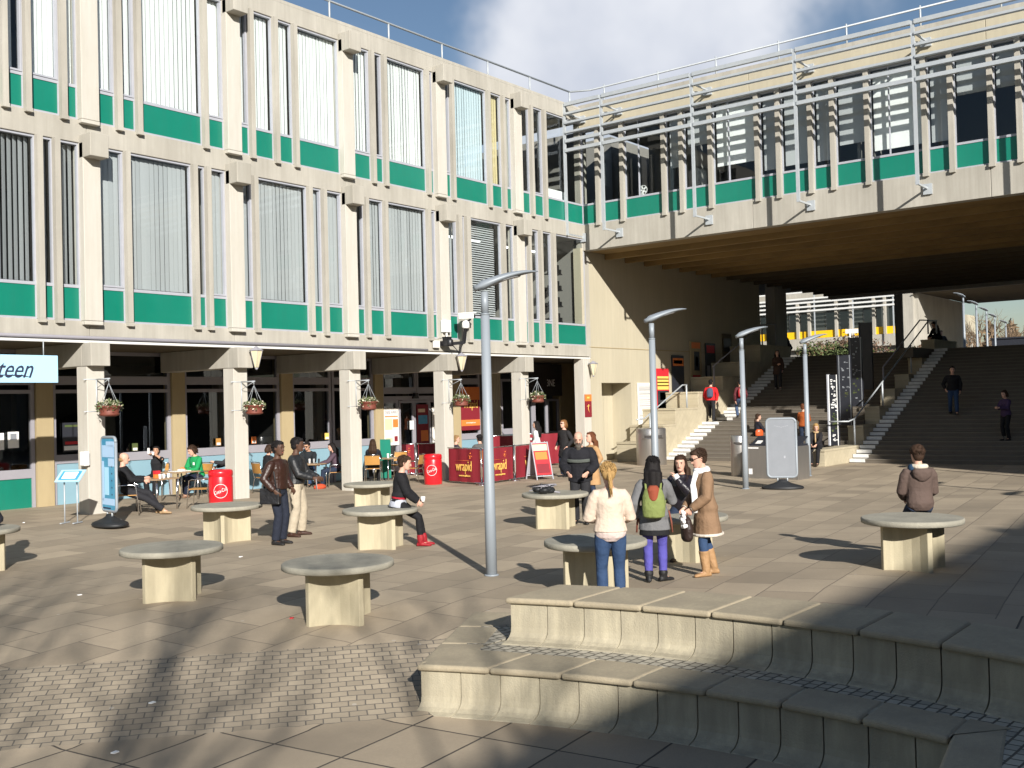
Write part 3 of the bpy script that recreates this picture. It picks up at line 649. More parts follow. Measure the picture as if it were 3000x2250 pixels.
# soffit, roof, rooms
b = MB(); b.box(.31, 24.5, YB, 0, 8.16, 8.3)
so = b.build('soffit', 'soffitdark', brg)
xx = .32
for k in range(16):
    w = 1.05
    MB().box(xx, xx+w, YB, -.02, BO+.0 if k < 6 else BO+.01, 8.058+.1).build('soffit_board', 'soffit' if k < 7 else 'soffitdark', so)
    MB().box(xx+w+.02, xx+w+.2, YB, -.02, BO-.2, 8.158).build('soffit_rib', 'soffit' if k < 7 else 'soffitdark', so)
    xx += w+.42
b = MB(); b.box(.5, 24.5, YB, 0, 13.2, 13.35); b.box(24.2, 24.5, YB, 0, 8., 13.2); b.box(5, 5.2, YB, 0, 8.3, 13.2); b.box(.31, 24.2, YB, -.1, 12.75, 12.85)
for y in (-4.6, -10.4, -17, -25): b.box(.5, 5, y, y+.1, 8.3, 12.75)
b.build('room_wall', 'room', brg)
MB().box(24.1, 24.55, YB, -.02, 7.7, 8.35).build('rear_beam', 'conc', brg)
# boarded wall under the bridge with its recess
b = MB(); DX0, DX1, DZ = .98, 3.13, 3.06
b.box(-.2, DX0, 0.02, .36, 0, BO+.1); b.box(DX1, 15.3, .02, .36, 0, BO+.1); b.box(DX0, DX1, .02, .36, DZ, BO+.1)
b.box(DX0-.1, DX0, .36, 1.2, 0, 3.2); b.box(DX1, DX1+.1, .36, 1.2, 0, 3.2); b.box(DX0-.1, DX1+.1, .36, 1.2, DZ, DZ+.14)
b.build('boarded_wall', 'wallconc', brg)
b = MB(); b.box(DX0, DX0+(DX1-DX0)*.68, .92, .98, .01, DZ); b.build('door', 'wallconc', brg)
b = MB(); b.box(DX0+(DX1-DX0)*.68+.02, DX1, .92, .98, .01, DZ); b.build('door', 'wallconc', brg)
MB().box(-.2, 15.3, -.002, .02, 4.40, 4.425).build('wall_joint', 'brown', brg)
b = MB(); b.box(3.7, 15.3, .4, 12, 0, 8.2); b.box(3.7, 24.5, 1, 12, 8.3, 13.2); b.build('wall_core', 'room', brg)
MB().box(16.6, 18., -.2, .3, 0, 8.06).build('pillar', 'conc', brg)
MB().box(-.28, 24.5, YB-.6, YB, 0, 13.4).build('end_wall', 'conc', brg)
# ------------------------------------------------------------------ steps, podium
SX, RUN, RISE, NS = 2.9, .35, .14, 30
yR0, yR1 = -8.83, -9.37
YD0 = yR0+.02; YD1 = -8.25        # divider, right and left side
YP = -1.55                                              # plinth edge on the left
b = MB()
for i in range(NS):
    x = SX+RUN*i
    b.box(x, x+RUN+.02, YB, YD0, RISE*i-.05, RISE*(i+1)-.035, 0); b.box(x-.015, x+.285, YB, YD0, RISE*(i+1)-.035, RISE*(i+1), 1)
    b.box(x+.286, x+RUN+.02, YB, YD0, RISE*(i+1)-.034, RISE*(i+1)-.003, 0)
    b.box(x-.019, x+.29, yR1, yR0, RISE*(i+1)-.11, RISE*(i+1)+.003, 2)
for i in range(10):
    x = SX+RUN*i
    b.box(x, x+RUN+.02, YD1, YP, RISE*i-.05, RISE*(i+1)-.035, 0); b.box(x-.015, x+.285, YD1, YP, RISE*(i+1)-.035, RISE*(i+1), 1)
    b.box(x+.286, x+RUN+.02, YD1, YP, RISE*(i+1)-.034, RISE*(i+1)-.003, 0)
    b.box(x-.019, x+.29, YP-.75, YP, RISE*(i+1)-.11, RISE*(i+1)+.003, 2)
LX = SX+RUN*10; UX = 7.3
b.box(LX+.01, UX+.1, YD1, YP, 0, RISE*10-.001, 0)
for i in range(20):
    x = UX+RUN*i; z = RISE*(10+i)
    b.box(x, x+RUN+.02, YD1, YP, z-.05, z+RISE-.035, 0); b.box(x-.015, x+.285, YD1, YP, z+RISE-.035, z+RISE, 1)
    b.box(x+.286, x+RUN+.02, YD1, YP, z+RISE-.034, z+RISE-.003, 0)
    b.box(x-.019, x+.29, YP-.75, YP, z+RISE-.11, z+RISE+.003, 2)
for i in range(3):                                       # darker blocks set in the lower flight
    b.box(SX+RUN*(2+i*2)-.018, SX+RUN*(2+i*2)+.1, -4.6-.3*i, -4.25-.3*i, RISE*(3+2*i)-.13, RISE*(3+2*i)+.002, 3)
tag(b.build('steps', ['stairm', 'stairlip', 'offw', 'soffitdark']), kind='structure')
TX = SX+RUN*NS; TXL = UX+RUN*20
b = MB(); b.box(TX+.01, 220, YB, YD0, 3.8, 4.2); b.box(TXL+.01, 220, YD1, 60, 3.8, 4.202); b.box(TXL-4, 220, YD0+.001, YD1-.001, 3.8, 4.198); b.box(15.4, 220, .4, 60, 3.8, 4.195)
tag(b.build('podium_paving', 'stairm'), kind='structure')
# stepped divider wall between the flights
dvw = thing('stepped_wall', 'pale stepped block wall dividing the two flights of steps', 'wall', (SX, (YD0+YD1)/2, 0))
for x0, x1, z in ((.75, 4.4, .57), (4.4, 6.15, 1.25), (6.15, 7.9, 1.9), (7.9, 9.65, 2.55), (9.65, 11.4, 3.12), (11.4, 13.2, 3.8), (13.2, 16.5, 4.62)):
    MB().box(x0, x1, YD0+.002, YD1-.002, 0, z-.08).build('block', 'plinth', dvw, bevel=.012)
    MB().box(x0-.03, x1-.002, YD0-.012, YD1+.012, z-.078, z).build('cap', 'plinth', dvw, bevel=.01)
lpw = thing('stepped_wall', 'pale low block wall stepping up beside the posters on the left', 'wall', (SX, -.8, 0))
for x0, x1, z in ((1.9, 2.9, .75), (2.9, 3.85, 1.38), (3.85, 5.75, 2.0), (5.75, 8.0, 2.65), (8.0, 9.9, 3.3), (9.9, 11.8, 3.95), (11.8, 15.2, 4.75)):
    MB().box(x0, x1, YP+.002, -.005, 0, z-.08).build('block', 'plinth', lpw, bevel=.012)
    MB().box(x0-.03, x1-.002, YP-.01, -.008, z-.078, z).build('cap', 'plinth', lpw, bevel=.01)
# ------------------------------------------------------------------ the block across the square (its roof shades the right foreground)
opp = thing('opposite_block', 'long concrete block across the square with a taller end, behind the viewer', 'building', (-40, -46, 0))
b = MB(); b.box(-110, -21.2, -54, -41.9, 0, 13.2); b.box(-21.2, 4, -56, -41.95, 0, 20.4); b.build('wall', 'conc', opp)
b = MB()
for x in np.arange(-108, 3, 3.95): b.box(x, x+.45, -41.9, -41.5, 0, 13.1 if x < -21 else 20.2)
b.build('column_row', 'colconc', opp)
b = MB()
for z in (4.9, 9.2): b.box(-109, 3, -41.88, -41.82, z, z+2.8)
b.build('window_strip', 'dark', opp)
# ------------------------------------------------------------------ beyond the bridge: far building, its bridge, shrubs, trees
far = thing('far_building', 'distant pale building with yellow panels and white sunshade rails beyond the steps', 'building', (64, 20, 3))
FX = 64.; FY0, FY1 = G(1975, 700, 0, 64).y, 52.
b = MB(); b.box(FX-.28, FX+.3, FY0+1.3, FY1, 6.8, 7.85); b.build('floor_beam', 'conc', far)
for y0_ in np.arange(FY0-40, FY1-1, 7.7): MB().box(FX-.3, FX+.3, y0_+.01, y0_+7.69, 11.4, 12.5).build('roof_beam', 'conc', far)
b = MB(); b.box(FX+.6, FX+1, FY0+.4, FY1, 7.85, 11.4); b.box(FX+.3, FX+1, FY0+.4, FY1, 3, 7.85); b.build('room_wall', 'room', far)
b = MB(); b.box(FX-.27, FX+.35, FY0, FY0+1.25, 3, 11.39); b.box(FX+.36, FX+15, FY0-.3, FY0+.3, 3, 11.4); b.build('end_wall', 'conc', far)
y = FY0+1.35; i = 0
ws = (1.1, .75, 1.9, 1.15, 2.4, .9, 1.5)
while y < FY1-2.5:
    w_ = ws[i % 7]; i += 1
    MB().box(FX-.005, FX+.05, y, y+w_, 7.88, 8.55).build('spandrel_panel', 'yellow', far)
    MB().box(FX-.25, FX+.1, y+w_, y+w_+.24, 7.86, 11.38).build('fin', 'conc', far)
    MB().add([(FX+.03, y, 8.57), (FX+.03, y, 11.36), (FX+.03, y+w_, 11.36), (FX+.03, y+w_, 8.57)], [(0, 1, 2, 3)]).build('window', 'shopglass', far)
    y += w_+.24
for y in np.arange(FY0+1.4, FY1, 3.66): MB().box(FX-1.33, FX-1.24, y-.05, y+.05, 7.6, 12.2).build('sunshade_post', 'galv', far)
for z in (12.2, 11.55, 11.2, 10.8, 10.4): MB().box(FX-1.38, FX-1.24, FY0+1.3, FY1, z-.08, z+.08).build('sunshade_rail', 'rail', far)
for y in np.arange(FY0-1, FY0-36, -3.66): MB().bar((FX-1.2, y, 11.75), (FX-.3, y-.3, 11.75), .06, .1).build('arm', 'galv', far)
MB().box(FX+.31, FX+17, FY0-40, FY0-.35, 11.4, 12.4).build('bridge_deck', 'soffitdark', far)
MB().box(FX+1.05, FX+13, FY0+.5, FY1, 3, 12.4).build('core', 'room', far)
def leafball(b, c, r, n, sz, sq=.8, m=None):
    """leaf clumps scattered through a lumpy volume"""
    c = V(c); lob = [(c+V((random.uniform(-.6, .6)*r[0], random.uniform(-.6, .6)*r[1], random.uniform(-.3, .55)*r[2])), random.uniform(.4, .65)) for _ in range(9)]
    for _ in range(n):
        p0, k = random.choice(lob)
        d = V((random.gauss(0, 1), random.gauss(0, 1), random.gauss(0, 1))).normalized()*(random.random()**.4)
        p = p0+V((d.x*r[0]*k, d.y*r[1]*k, d.z*r[2]*k))
        u = V((random.gauss(0, 1), random.gauss(0, 1), random.gauss(0, .6))).normalized(); w_ = u.cross(V((random.gauss(0, 1), random.gauss(0, 1), random.gauss(0, 1)))).normalized()
        s_ = sz*random.uniform(.5, 1.3)
        b.add([p-u*s_, p-w_*s_*.5, p+u*s_, p+w_*s_*.5], [(0, 1, 2, 3)], random.choice((0, 0, 1)) if m is None else m)
    return b
for (px, x, rad, h, ms, lab) in ((1745, 40, 1.5, 2.0, ('shrub', 'twig'), 'green bushy shrub at the head of the steps, leftmost'), (1778, 41, 1.5, 1.9, ('shrub', 'leaf'), 'green yellow shrub at the head of the steps beside the lamp'), (1806, 42, 1.7, 2.1, ('shrubr', 'twig'), 'reddish brown shrub between the lamp and the first dark board'),
                                     (1832, 39, 1.2, 1.7, ('leaf', 'shrub'), 'low bright green shrub under the white signpost'), (1866, 43, 1.8, 2.4, ('shrubr', 'twig'), 'tall reddish shrub left of the dark boards'), (1916, 43, 1.9, 1.7, ('shrub', 'shrubr'), 'dark shrub seen between the handrails at the top'), (1958, 44, 1.8, 1.5, ('shrubr', 'shrub'), 'shrub at the head of the steps beside the tallest dark board')):
    p = G(px, 755, 0, x); p.z = 4.2
    s_ = thing('shrub', lab, 'shrub', p, 0, 'shrubs at the head of the steps')
    bb = leafball(MB(), (p.x, p.y, 4.2+h*.5), (rad, rad*1.1, h*.62), 1100, .13); bb.build('foliage', list(ms), s_)
    bb = MB()
    for k in range(6): bb.tube([(p.x, p.y, 4.19), (p.x+random.uniform(-.5, .5), p.y+random.uniform(-.5, .5), 4.2+h*.7)], [.03, .01], 5)
    bb.build('stems', 'bark', s_)
def bare_tree(name, label, base, h, mats=('bark', 'twig'), seed=1, upright=.75, levels=4, tr=.02, group=None, twigs=True, fan=.0):
    rnd = random.Random(seed); t = thing(name, label, 'tree', base, 0, group)
    trunk, crown = MB(), MB(); b0 = V(base)
    def grow(p, d, l, r, lv):
        pts = [p]; q = p.copy(); dd = d.copy()
        for _ in range(4):
            dd = (dd+V((rnd.gauss(0, .10), rnd.gauss(0, .10), rnd.gauss(0, .05)+.05*upright))).normalized(); q = q+dd*l/4; pts.append(q.copy())
        (trunk if lv == 0 else crown).tube(pts, [r, r*.88, r*.76, r*.66, r*.55], 7 if lv < 2 else 4, 0)
        if lv >= levels:
            return
        for k in range(rnd.randint(3, 4) if lv < levels-1 else 4):
            f = rnd.uniform(.45, 1) if lv else rnd.uniform(.55, 1)
            s0 = pts[0].lerp(pts[-1], f); i_ = min(3, int(f*4)); s0 = pts[i_].lerp(pts[i_+1], f*4-i_) if f < 1 else pts[-1]
            a = rnd.uniform(0, 6.283); sp = rnd.uniform(.35, .75)*(1.25-upright*.5)
            nd = (dd+V((math.cos(a), math.sin(a), .25*upright))*sp).normalized()
            grow(s0, nd, l*rnd.uniform(.55, .78), r*.52, lv+1)
    grow(b0-V((0, 0, .1)), V((rnd.gauss(0, .04), rnd.gauss(0, .04), 1)).normalized(), h*.38, h*tr, 0)
    trunk.build('trunk', mats[0], t); crown.build('crown', mats[1], t)
    return t
for i, (u, v, x, h, lab) in enumerate(((2090, 700, 105, 9, 'bare brown tree under the far bridge beside the first distant lamp'), (2120, 700, 118, 10, 'bare tree between the second and third distant lamps'), (2150, 700, 125, 9, 'bare russet tree right of the tall distant lamps'),
                                       (2185, 700, 130, 11, 'bare tree furthest right under the far bridge'), (2210, 700, 112, 9, 'bare tree beside the dark kiosk at the right edge'), (2070, 700, 135, 8, 'small bare tree left of the first distant lamp'))):
    p = G(u, v, 0, x); p.z = 4.2
    bare_tree('bare_tree', lab, p, h, seed=20+i, upright=.2, levels=4, tr=.03, group='bare trees beyond the far bridge')
b = MB()
for k in range(7000):
    u = random.uniform(2055, 2240); p = G(u, 745, 0, random.uniform(140, 190)); z = 4.2+random.random()**1.2*9.5*(.7+.3*math.sin(u*.13))
    a = V((random.gauss(0, 1), random.gauss(0, 1), random.gauss(0, 1))).normalized()*random.uniform(.4, 1.1); c_ = a.cross(V((random.gauss(0, 1), 1, 0))).normalized()*random.uniform(.15, .5)
    q = V((p.x, p.y, z)); b.add([q-a, q+c_, q+a, q-c_], [(0, 1, 2, 3)])
tag(b.build('distant_woodland', 'twig'), 'brown winter woodland filling the gap under the far bridge', 'woodland', kind='stuff')
p = G(2196, 745, 0, 58); ks = thing('kiosk', 'dark kiosk at the right edge under the far bridge', 'kiosk', (p.x, p.y, 4.2))
b = MB(); b.box(-1, 1, -1.6, 1.6, 0, 2.3); b.box(-1.1, 1.1, -1.7, 1.7, 2.3, 2.42); b.build('body', 'dkgrass', ks, world=False)
p = G(2067, 700, 0, 120); tw = thing('distant_tower', 'small pale tower top in the sky gap under the far bridge', 'building', (p.x, p.y, 0))
b = MB(); b.box(-1.6, 1.6, -1.6, 1.6, 0, 10.2); b.build('wall', 'conc', tw, world=False); b = MB(); b.box(-1.9, 1.9, -1.9, 1.9, 10.2, 12.9); b.build('roof', 'wallconc', tw, world=False)
# bare tree behind the viewer whose branches shade the paving
bare_tree('bare_tree', 'bare tree standing behind the viewer, casting branch shadows on the pavers', (-40.7, -31.9, -.43), 17, seed=5, upright=1.0, levels=4, tr=.011)
bare_tree('bare_tree', 'second bare tree behind the viewer, further left, shading the pavers', (-42.1, -30.9, -.43), 17, seed=9, upright=1.0, levels=4, tr=.010)
# ================================================================== THINGS
HOR = lambda u: 873.5-.02565*(u-1107)
def face_rz(az): return R(az+90)          # a thing whose front is local -Y looks towards azimuth az (degrees)
VIEW = 38.; CAMAZ = 218.
# ------------------------------------------------------------------ street lamps
def make_lamp(label, H=3.85, group='grey street lamps on the square'):
    t = thing('street_lamp', label, 'street lamp', (0, 0, 0), 0, group)
    b = MB(); b.tube([(0, 0, -.02), (0, 0, 1.0), (0, 0, H-.30)], [.078, .074, .062], 16); b.tube([(0, 0, H-.30), (0, 0, H-.28)], .068, 16)
    b.tube([(0, 0, H-.28), (0, 0, H+.02)], .052, 14); b.lathe([(.10, 0), (.10, .012), (.08, .02)], n=16); b.build('pole', 'lampmetal', t)
    b = MB(); n = 16; rs = []          # long leaf shaped head, rising away from the pole
    for i in range(n+1):
        q = i/n; x = -.14+.92*q; w = .21*max(.04, math.sin(math.pi*min(1, q*1.02+.03))**.55)*(1-.25*q); h = .07*max(.10, (1-q)**.6)*(1 if q > .08 else .6)
        rs.append((V((x, 0, H+.06+.17*q+.10*math.sin(q*2.2))), V((0, w, 0)), V((-.3*h, 0, h))))
    b.rings(rs, 16); hd = b.build('lamp_head', 'lampmetal', t)
    b = MB(); rs = []
    for i in range(9):
        q = .15+.55*i/8; x = -.14+.92*q; rs.append((V((x, 0, H+.045+.17*q+.10*math.sin(q*2.2)-.022)), V((0, .14*math.sin(math.pi*(i+.5)/9)**.4, 0)), V((0, 0, .018))))
    b.rings(rs, 12); b.build('lens', 'lens', hd)
    return t
lamp0 = make_lamp('tallest grey street lamp, in the middle of the square before the columns')
def put_lamp(pos, label=None, rz=R(-35), src=None, sc_=1.):
    c = copy_tree(lamp0) if src is None else src
    c.location = pos; c.rotation_euler = (0, 0, rz); c.scale = (sc_,)*3
    if label: c['label'] = label
    return c
put_lamp(ground_at(1062, 1243), src=lamp0); bpy.context.view_layer.update()
put_lamp(ground_at(1419, 1117), 'grey street lamp in front of the cylindrical steel bin and posters')
put_lamp(ground_at(1611, 1056), 'grey street lamp beside the blank grey swivel sign')
put_lamp(ground_at(1747, 1028), 'grey street lamp rising behind the recycling bin, nearest the steps')
put_lamp((-10.6, -21.2, .0), 'street lamp outside the right edge, its shadow stripes the paving'); put_lamp((-4.2, -18.4, 0), 'street lamp outside the right edge nearer the steps'); put_lamp((-13.4, -23.6, 0), 'street lamp outside the right edge nearest the viewer')
for u, v, lab in ((2080, 631, 'first and tallest distant lamp under the far bridge'), (2108, 648, 'second distant lamp in the row under the far bridge'), (2130, 662, 'third distant lamp in the row under the far bridge'), (2148, 676, 'fourth distant lamp in the row under the far bridge'), (2172, 690, 'small distant double lamp before the bare trees')):
    p = G(u, v, 2, 8.5); p.z = 4.2; put_lamp(p, lab, R(150), sc_=1.02)
# ------------------------------------------------------------------ round concrete tables
def make_table(label, top=.65, Rt=.625):
    t = thing('seat_table', label, 'table', (0, 0, 0), 0, 'round concrete tables on the square')
    b = MB(); b.lathe([(Rt-.02, 0), (Rt, .012), (Rt, .062), (Rt-.015, .075)], (0, 0, top-.075), 56); b.build('tabletop', 'tableconc', t)
    poly = []; rt, hw, rin = .42, .032, .15
    for k in range(4):
        a = k*math.pi/2; d = V((math.cos(a), math.sin(a))); s_ = V((-d.y, d.x)); a2 = a+math.pi/2; d2 = V((math.cos(a2), math.sin(a2))); s2 = V((-d2.y, d2.x))
        p0 = d*rt+s_*hw; p3 = d2*rt-s2*hw; mid = V((math.cos(a+math.pi/4), math.sin(a+math.pi/4)))*rin
        poly += [tuple(d*rt-s_*hw), tuple(p0)]
        for q in (.2, .4, .6, .8):
            c_ = (p0.lerp(mid*1.0, q*1.0)).lerp(mid.lerp(p3, q), q); poly.append(tuple(c_))
    b = MB(); b.prism(poly, -.12, top-.076); b.build('pedestal', 'tablepale', t, bevel=.008)
    return t
tab0 = None
TABS = {}
for key, u, v, top, rel, lab in (('front', 730, 1211, .65, 45, 'nearest empty round concrete table, at the edge of the small pavers'), ('left', 371, 1180, .65, 55, 'empty round concrete table at left, behind the branch shadows'), ('far', 490, 1090, .65, 4, 'empty round table left of the two standing men, pedestal edge towards viewer'),
                            ('girl', 821, 1098, .65, 38, 'round concrete table with a woman in red boots sitting on it'), ('back', 803, 1043, .65, 30, 'small looking round table directly behind the seated woman in red boots'), ('bag', 1199, 1064, .65, 30, 'round concrete table with a black bag lying on top'),
                            ('cream', 1286, 1165, .65, 20, 'round concrete table behind the woman in the cream jacket'), ('right', 1970, 1117, .65, 8, 'round concrete table at right with a brown coated person on it'), ('group', 1478, 1112, .65, 15, 'round concrete table hidden behind the group of three women'), ('edge', -54, 1142, .65, 10, 'round concrete table cut off by the left picture edge')):
    g0 = 0.
    for _ in range(5): p = G(u, v, 2, top+g0); g0 = gz(p.x, p.y)
    if tab0 is None: tab0 = make_table(lab); c = tab0
    else: c = copy_tree(tab0); c['label'] = lab
    c.location = (p.x, p.y, g0); c.rotation_euler = (0, 0, R(CAMAZ+rel)); TABS[key] = (p.x, p.y, g0)
# ------------------------------------------------------------------ swivel signs
def swivel(label, pos, az, blue):
    t = thing('swivel_sign', label, 'sign', pos, face_rz(az))
    b = MB(); b.lathe([(.50, 0), (.53, .03), (.50, .07), (.36, .11), (.22, .15), (.12, .20), (.10, .24)], n=32, ey=.62); b.build('base', 'black', t, world=False)
    b = MB(); W_, H_, z0 = .36, 1.48, .30; pts = []
    for cx, cz, a0 in ((W_-.1, H_+z0-.1, 0), (-W_+.1, H_+z0-.1, 90), (-W_+.1, z0+.1, 180), (W_-.1, z0+.1, 270)):
        pts += [(cx+.1*math.cos(R(a0+k*18)), 0, cz+.1*math.sin(R(a0+k*18))) for k in range(6)]
    pts.append(pts[0]); b.tube(pts, .032, 8); f = b.build('frame', 'lampmetal', t, world=False)
    b = MB(); b.tube([(-.12, 0, .2), (-.12, 0, .3)], .02, 8); b.tube([(.12, 0, .2), (.12, 0, .3)], .02, 8); b.build('spring', 'galv', t, world=False)
    b = MB(); b.box(-W_+.01, W_-.01, -.018, .018, z0+.02, z0+H_-.02); pn = b.build('panel', 'mblue' if blue else 'greysign', t, world=False)
    if blue:
        b = MB()
        for x0, x1, z0_, z1 in ((-.3, .3, 1.38, 1.62), (-.32, -.22, .5, 1.3), (-.32, .3, .42, .55), (.0, .3, 1.2, 1.36), (-.1, .32, 1.6, 1.7)): b.box(x0, x1, -.021, -.0185, z0_, z1)
        for k in range(5): b.box(.16, .2, -.021, -.0185, .62+.14*k, .65+.14*k, 1)
        b.box(-.3, .1, -.0215, -.0185, .34, .37, 1); b.build('print', ['pblue', 'navy'], pn, world=False)
        MB().box(-.19, .03, -.024, -.0215, .62, 1.18).build('notice', 'lblue', pn, world=False)
    else:
        b = MB()
        for k in range(7): b.box(-.16+.05*k, -.13+.05*k, -.021, -.0185, 1.56+.012*abs(3-k), 1.572+.012*abs(3-k))
        b.box(.05, .09, -.021, -.0185, .78, .84); b.build('pale_bars', 'alum', pn, world=False)  # short pale bars and a small patch on the blank sheet
    return t
swivel('blue printed swivel sign on a black rubber base beside the first column', ground_at(238, 1136), CAMAZ-48, True)
swivel('blank grey swivel sign on a black rubber base before the recycling bin', ground_at(1691, 1056), CAMAZ-14, False)
# ------------------------------------------------------------------ menu stand, long sign
p = ground_at(154, 1130); t = thing('menu_stand', 'pale blue sloping menu stand on two thin legs before the cafe wall', 'menu stand', p, face_rz(CAMAZ-8))
for x in (-.14, .14):
    b = MB(); b.tube([(x, 0, 0), (x, 0, .85)], .014, 8); b.box(x-.02, x+.02, -.16, .16, 0, .02); b.build('leg', 'galv', t, world=False)
mx = Matrix.Rotation(R(38), 3, 'X')
b = MB(); b.obox((0, 0, .97), (.54, .36, .02), mx); bd = b.build('board', 'lblue', t, world=False)
b = MB(); b.obox((0, -.008, .982), (.42, .27, .008), mx, 1); b.obox((.0, -.010, .986), (.30, .2, .008), mx, 0); b.build('menu', ['blindw', 'mblue'], bd, world=False)
xr_ = GZ(4, 375, 730, 1, -.45).x; z1, z0 = GZ(4, 340, 645, 1, -.45).z, GZ(4, 340, 820, 1, -.45).z
t = thing('hanging_sign', 'long pale blue cafe sign hanging under the slab at the left edge', 'sign', (xr_, -.45, z0))
MB().box(xr_-3.4, xr_, -.45, -.40, z0, z1).build('board', 'lblue', t)
te = text('lettering', 'teen', .55, (GZ(4, 207, 760, 1, -.46).x, -.456, (z0+z1)/2-.02), AY, 'navy', t, xs=.78, shear=.45, align='RIGHT', world=True)
xa = GZ(4, 170, 780, 1, -.46).x
b = MB(); b.tube([(xa-.8, -.456, z0+.16), (xa-.1, -.456, z0+.15), (xa+.1, -.456, z0+.11)], [.006, .014, .005], 6); b.build('underline', 'navy', t)
b = MB(); b.tube([(xr_-.3, -.42, z1), (xr_-.3, -.42, 3.96)], .012, 6); b.tube([(xr_-1.6, -.42, z1), (xr_-1.6, -.42, 3.96)], .012, 6); b.build('hanger', 'galv', t)
# ------------------------------------------------------------------ cafe barriers
PB = [ground_at(*q) for q in ((968, 1043), (1041, 1048), (1112, 1038), (1178, 1028))]
def banner(label, a, c, words=True, h=1.0, z=.06, ins=.07):
    a, c = V((a.x, a.y, 0)), V((c.x, c.y, 0)); d = (c-a); Lb = d.length; d.normalize(); m = (a+c)/2
    zb = gz(m.x, m.y)+z
    t = thing('barrier_banner', label, 'barrier', (m.x, m.y, zb), math.atan2(d.y, d.x), 'maroon cafe barriers')
    b = MB(); n = 14; hw = Lb/2-ins; pv = []
    for i in range(n+1):
        x = -hw+2*hw*i/n; y = .012*math.sin(i*1.3+a.x)+.01*math.sin(i*.5)
        pv.append((x, y))
    for (xa_, ya), (xb_, yb) in zip(pv[:-1], pv[1:]):
        b.add([(xa_, ya-.004, 0), (xb_, yb-.004, 0), (xb_, yb-.004, h-.02), (xa_, ya-.004, h-.02)], [(0, 1, 2, 3)], 0, True); b.add([(xa_, ya+.004, 0), (xb_, yb+.004, 0), (xb_, yb+.004, h-.02), (xa_, ya+.004, h-.02)], [(3, 2, 1, 0)], 0, True)
    cl = b.build('banner', 'maroon', t, world=False)
    b = MB(); b.tube([(-Lb/2+.02, 0, h), (Lb/2-.02, 0, h)], .016, 8); b.tube([(-Lb/2+.02, 0, .0), (Lb/2-.02, 0, .0)], .012, 8); b.build('crossbar', 'chrome', t, world=False)
    if words:
        s_ = min(1., hw/.62)
        text('lettering', 'wrapid', .43*s_, (.02, -.034, .46), AY, 'yell', cl, xs=.66)
        text('web_address', 'www.wrapid.com', .085*s_, (.05, -.034, .19), AY, 'yell', cl, xs=.9)
        b = MB(); b.tube([(.28*s_, -.034, .80), (.33*s_, -.034, .74), (.30*s_, -.034, .69), (.36*s_, -.034, .72)], .008, 5); b.tube([(.24*s_, -.034, .74), (.34*s_, -.034, .78), (.42*s_, -.034, .76)], .008, 5); b.tube([(.33*s_, -.034, .84), (.36*s_, -.034, .86)], .016, 6)
        b.tube([(-.42*s_, -.034, .635), (.28*s_, -.034, .635)], .004, 4); b.build('emblem', 'orange', cl, world=False)
    return t
def bpost(label, p, h=1.08):
    g = gz(p.x, p.y); t = thing('barrier_post', label, 'post', (p.x, p.y, g), 0, 'chrome barrier posts')
    b = MB(); b.tube([(0, 0, .02), (0, 0, h)], .022, 10); b.lathe([(.001, 0), (.026, .0), (.026, .03), (.001, .04)], (0, 0, h), 10); b.build('pole', 'chrome', t, world=False)
    b = MB(); b.lathe([(.19, 0), (.19, .01), (.1, .025), (.03, .04)], n=24); b.build('foot', 'chrome', t, world=False)
banner('maroon wrapid barrier banner right of the second red barrel, beside the fourth column', PB[0], PB[1]); banner('maroon wrapid barrier banner crossed by the tall lamp pole', PB[1], PB[2]); banner('maroon wrapid barrier banner partly behind the folding sandwich board', PB[2], PB[3])
bpost('chrome barrier post left of the tall lamp pole', PB[1]); bpost('chrome barrier post left of the sandwich board', PB[2]); bpost('chrome barrier post behind the sandwich board', PB[3])
Q = [ground_at(*q) for q in ((846, 1026), (900, 1026), (946, 1024))]
banner('plain looking maroon barrier behind the cafe table left of the red barrel', Q[0], Q[1], True); banner('maroon barrier end panel behind the red barrel and fourth column', Q[1], Q[2], False)
bpost('chrome barrier post behind the seated woman in red boots', Q[0]); bpost('chrome barrier post behind the second red barrel', Q[1])
Q2 = [V((-3.7, 1.7, 0)), V((-2.2, 1.5, 0)), V((-.4, 1.0, 0))]
banner('maroon barrier inside the arcade in front of the dark haired woman', Q2[0], Q2[1], False, 1.15); banner('maroon barrier inside the arcade behind the man in sunglasses', Q2[1], Q2[2], False, 1.15); bpost('chrome barrier post inside the arcade behind the sandwich board', Q2[1], 1.25)
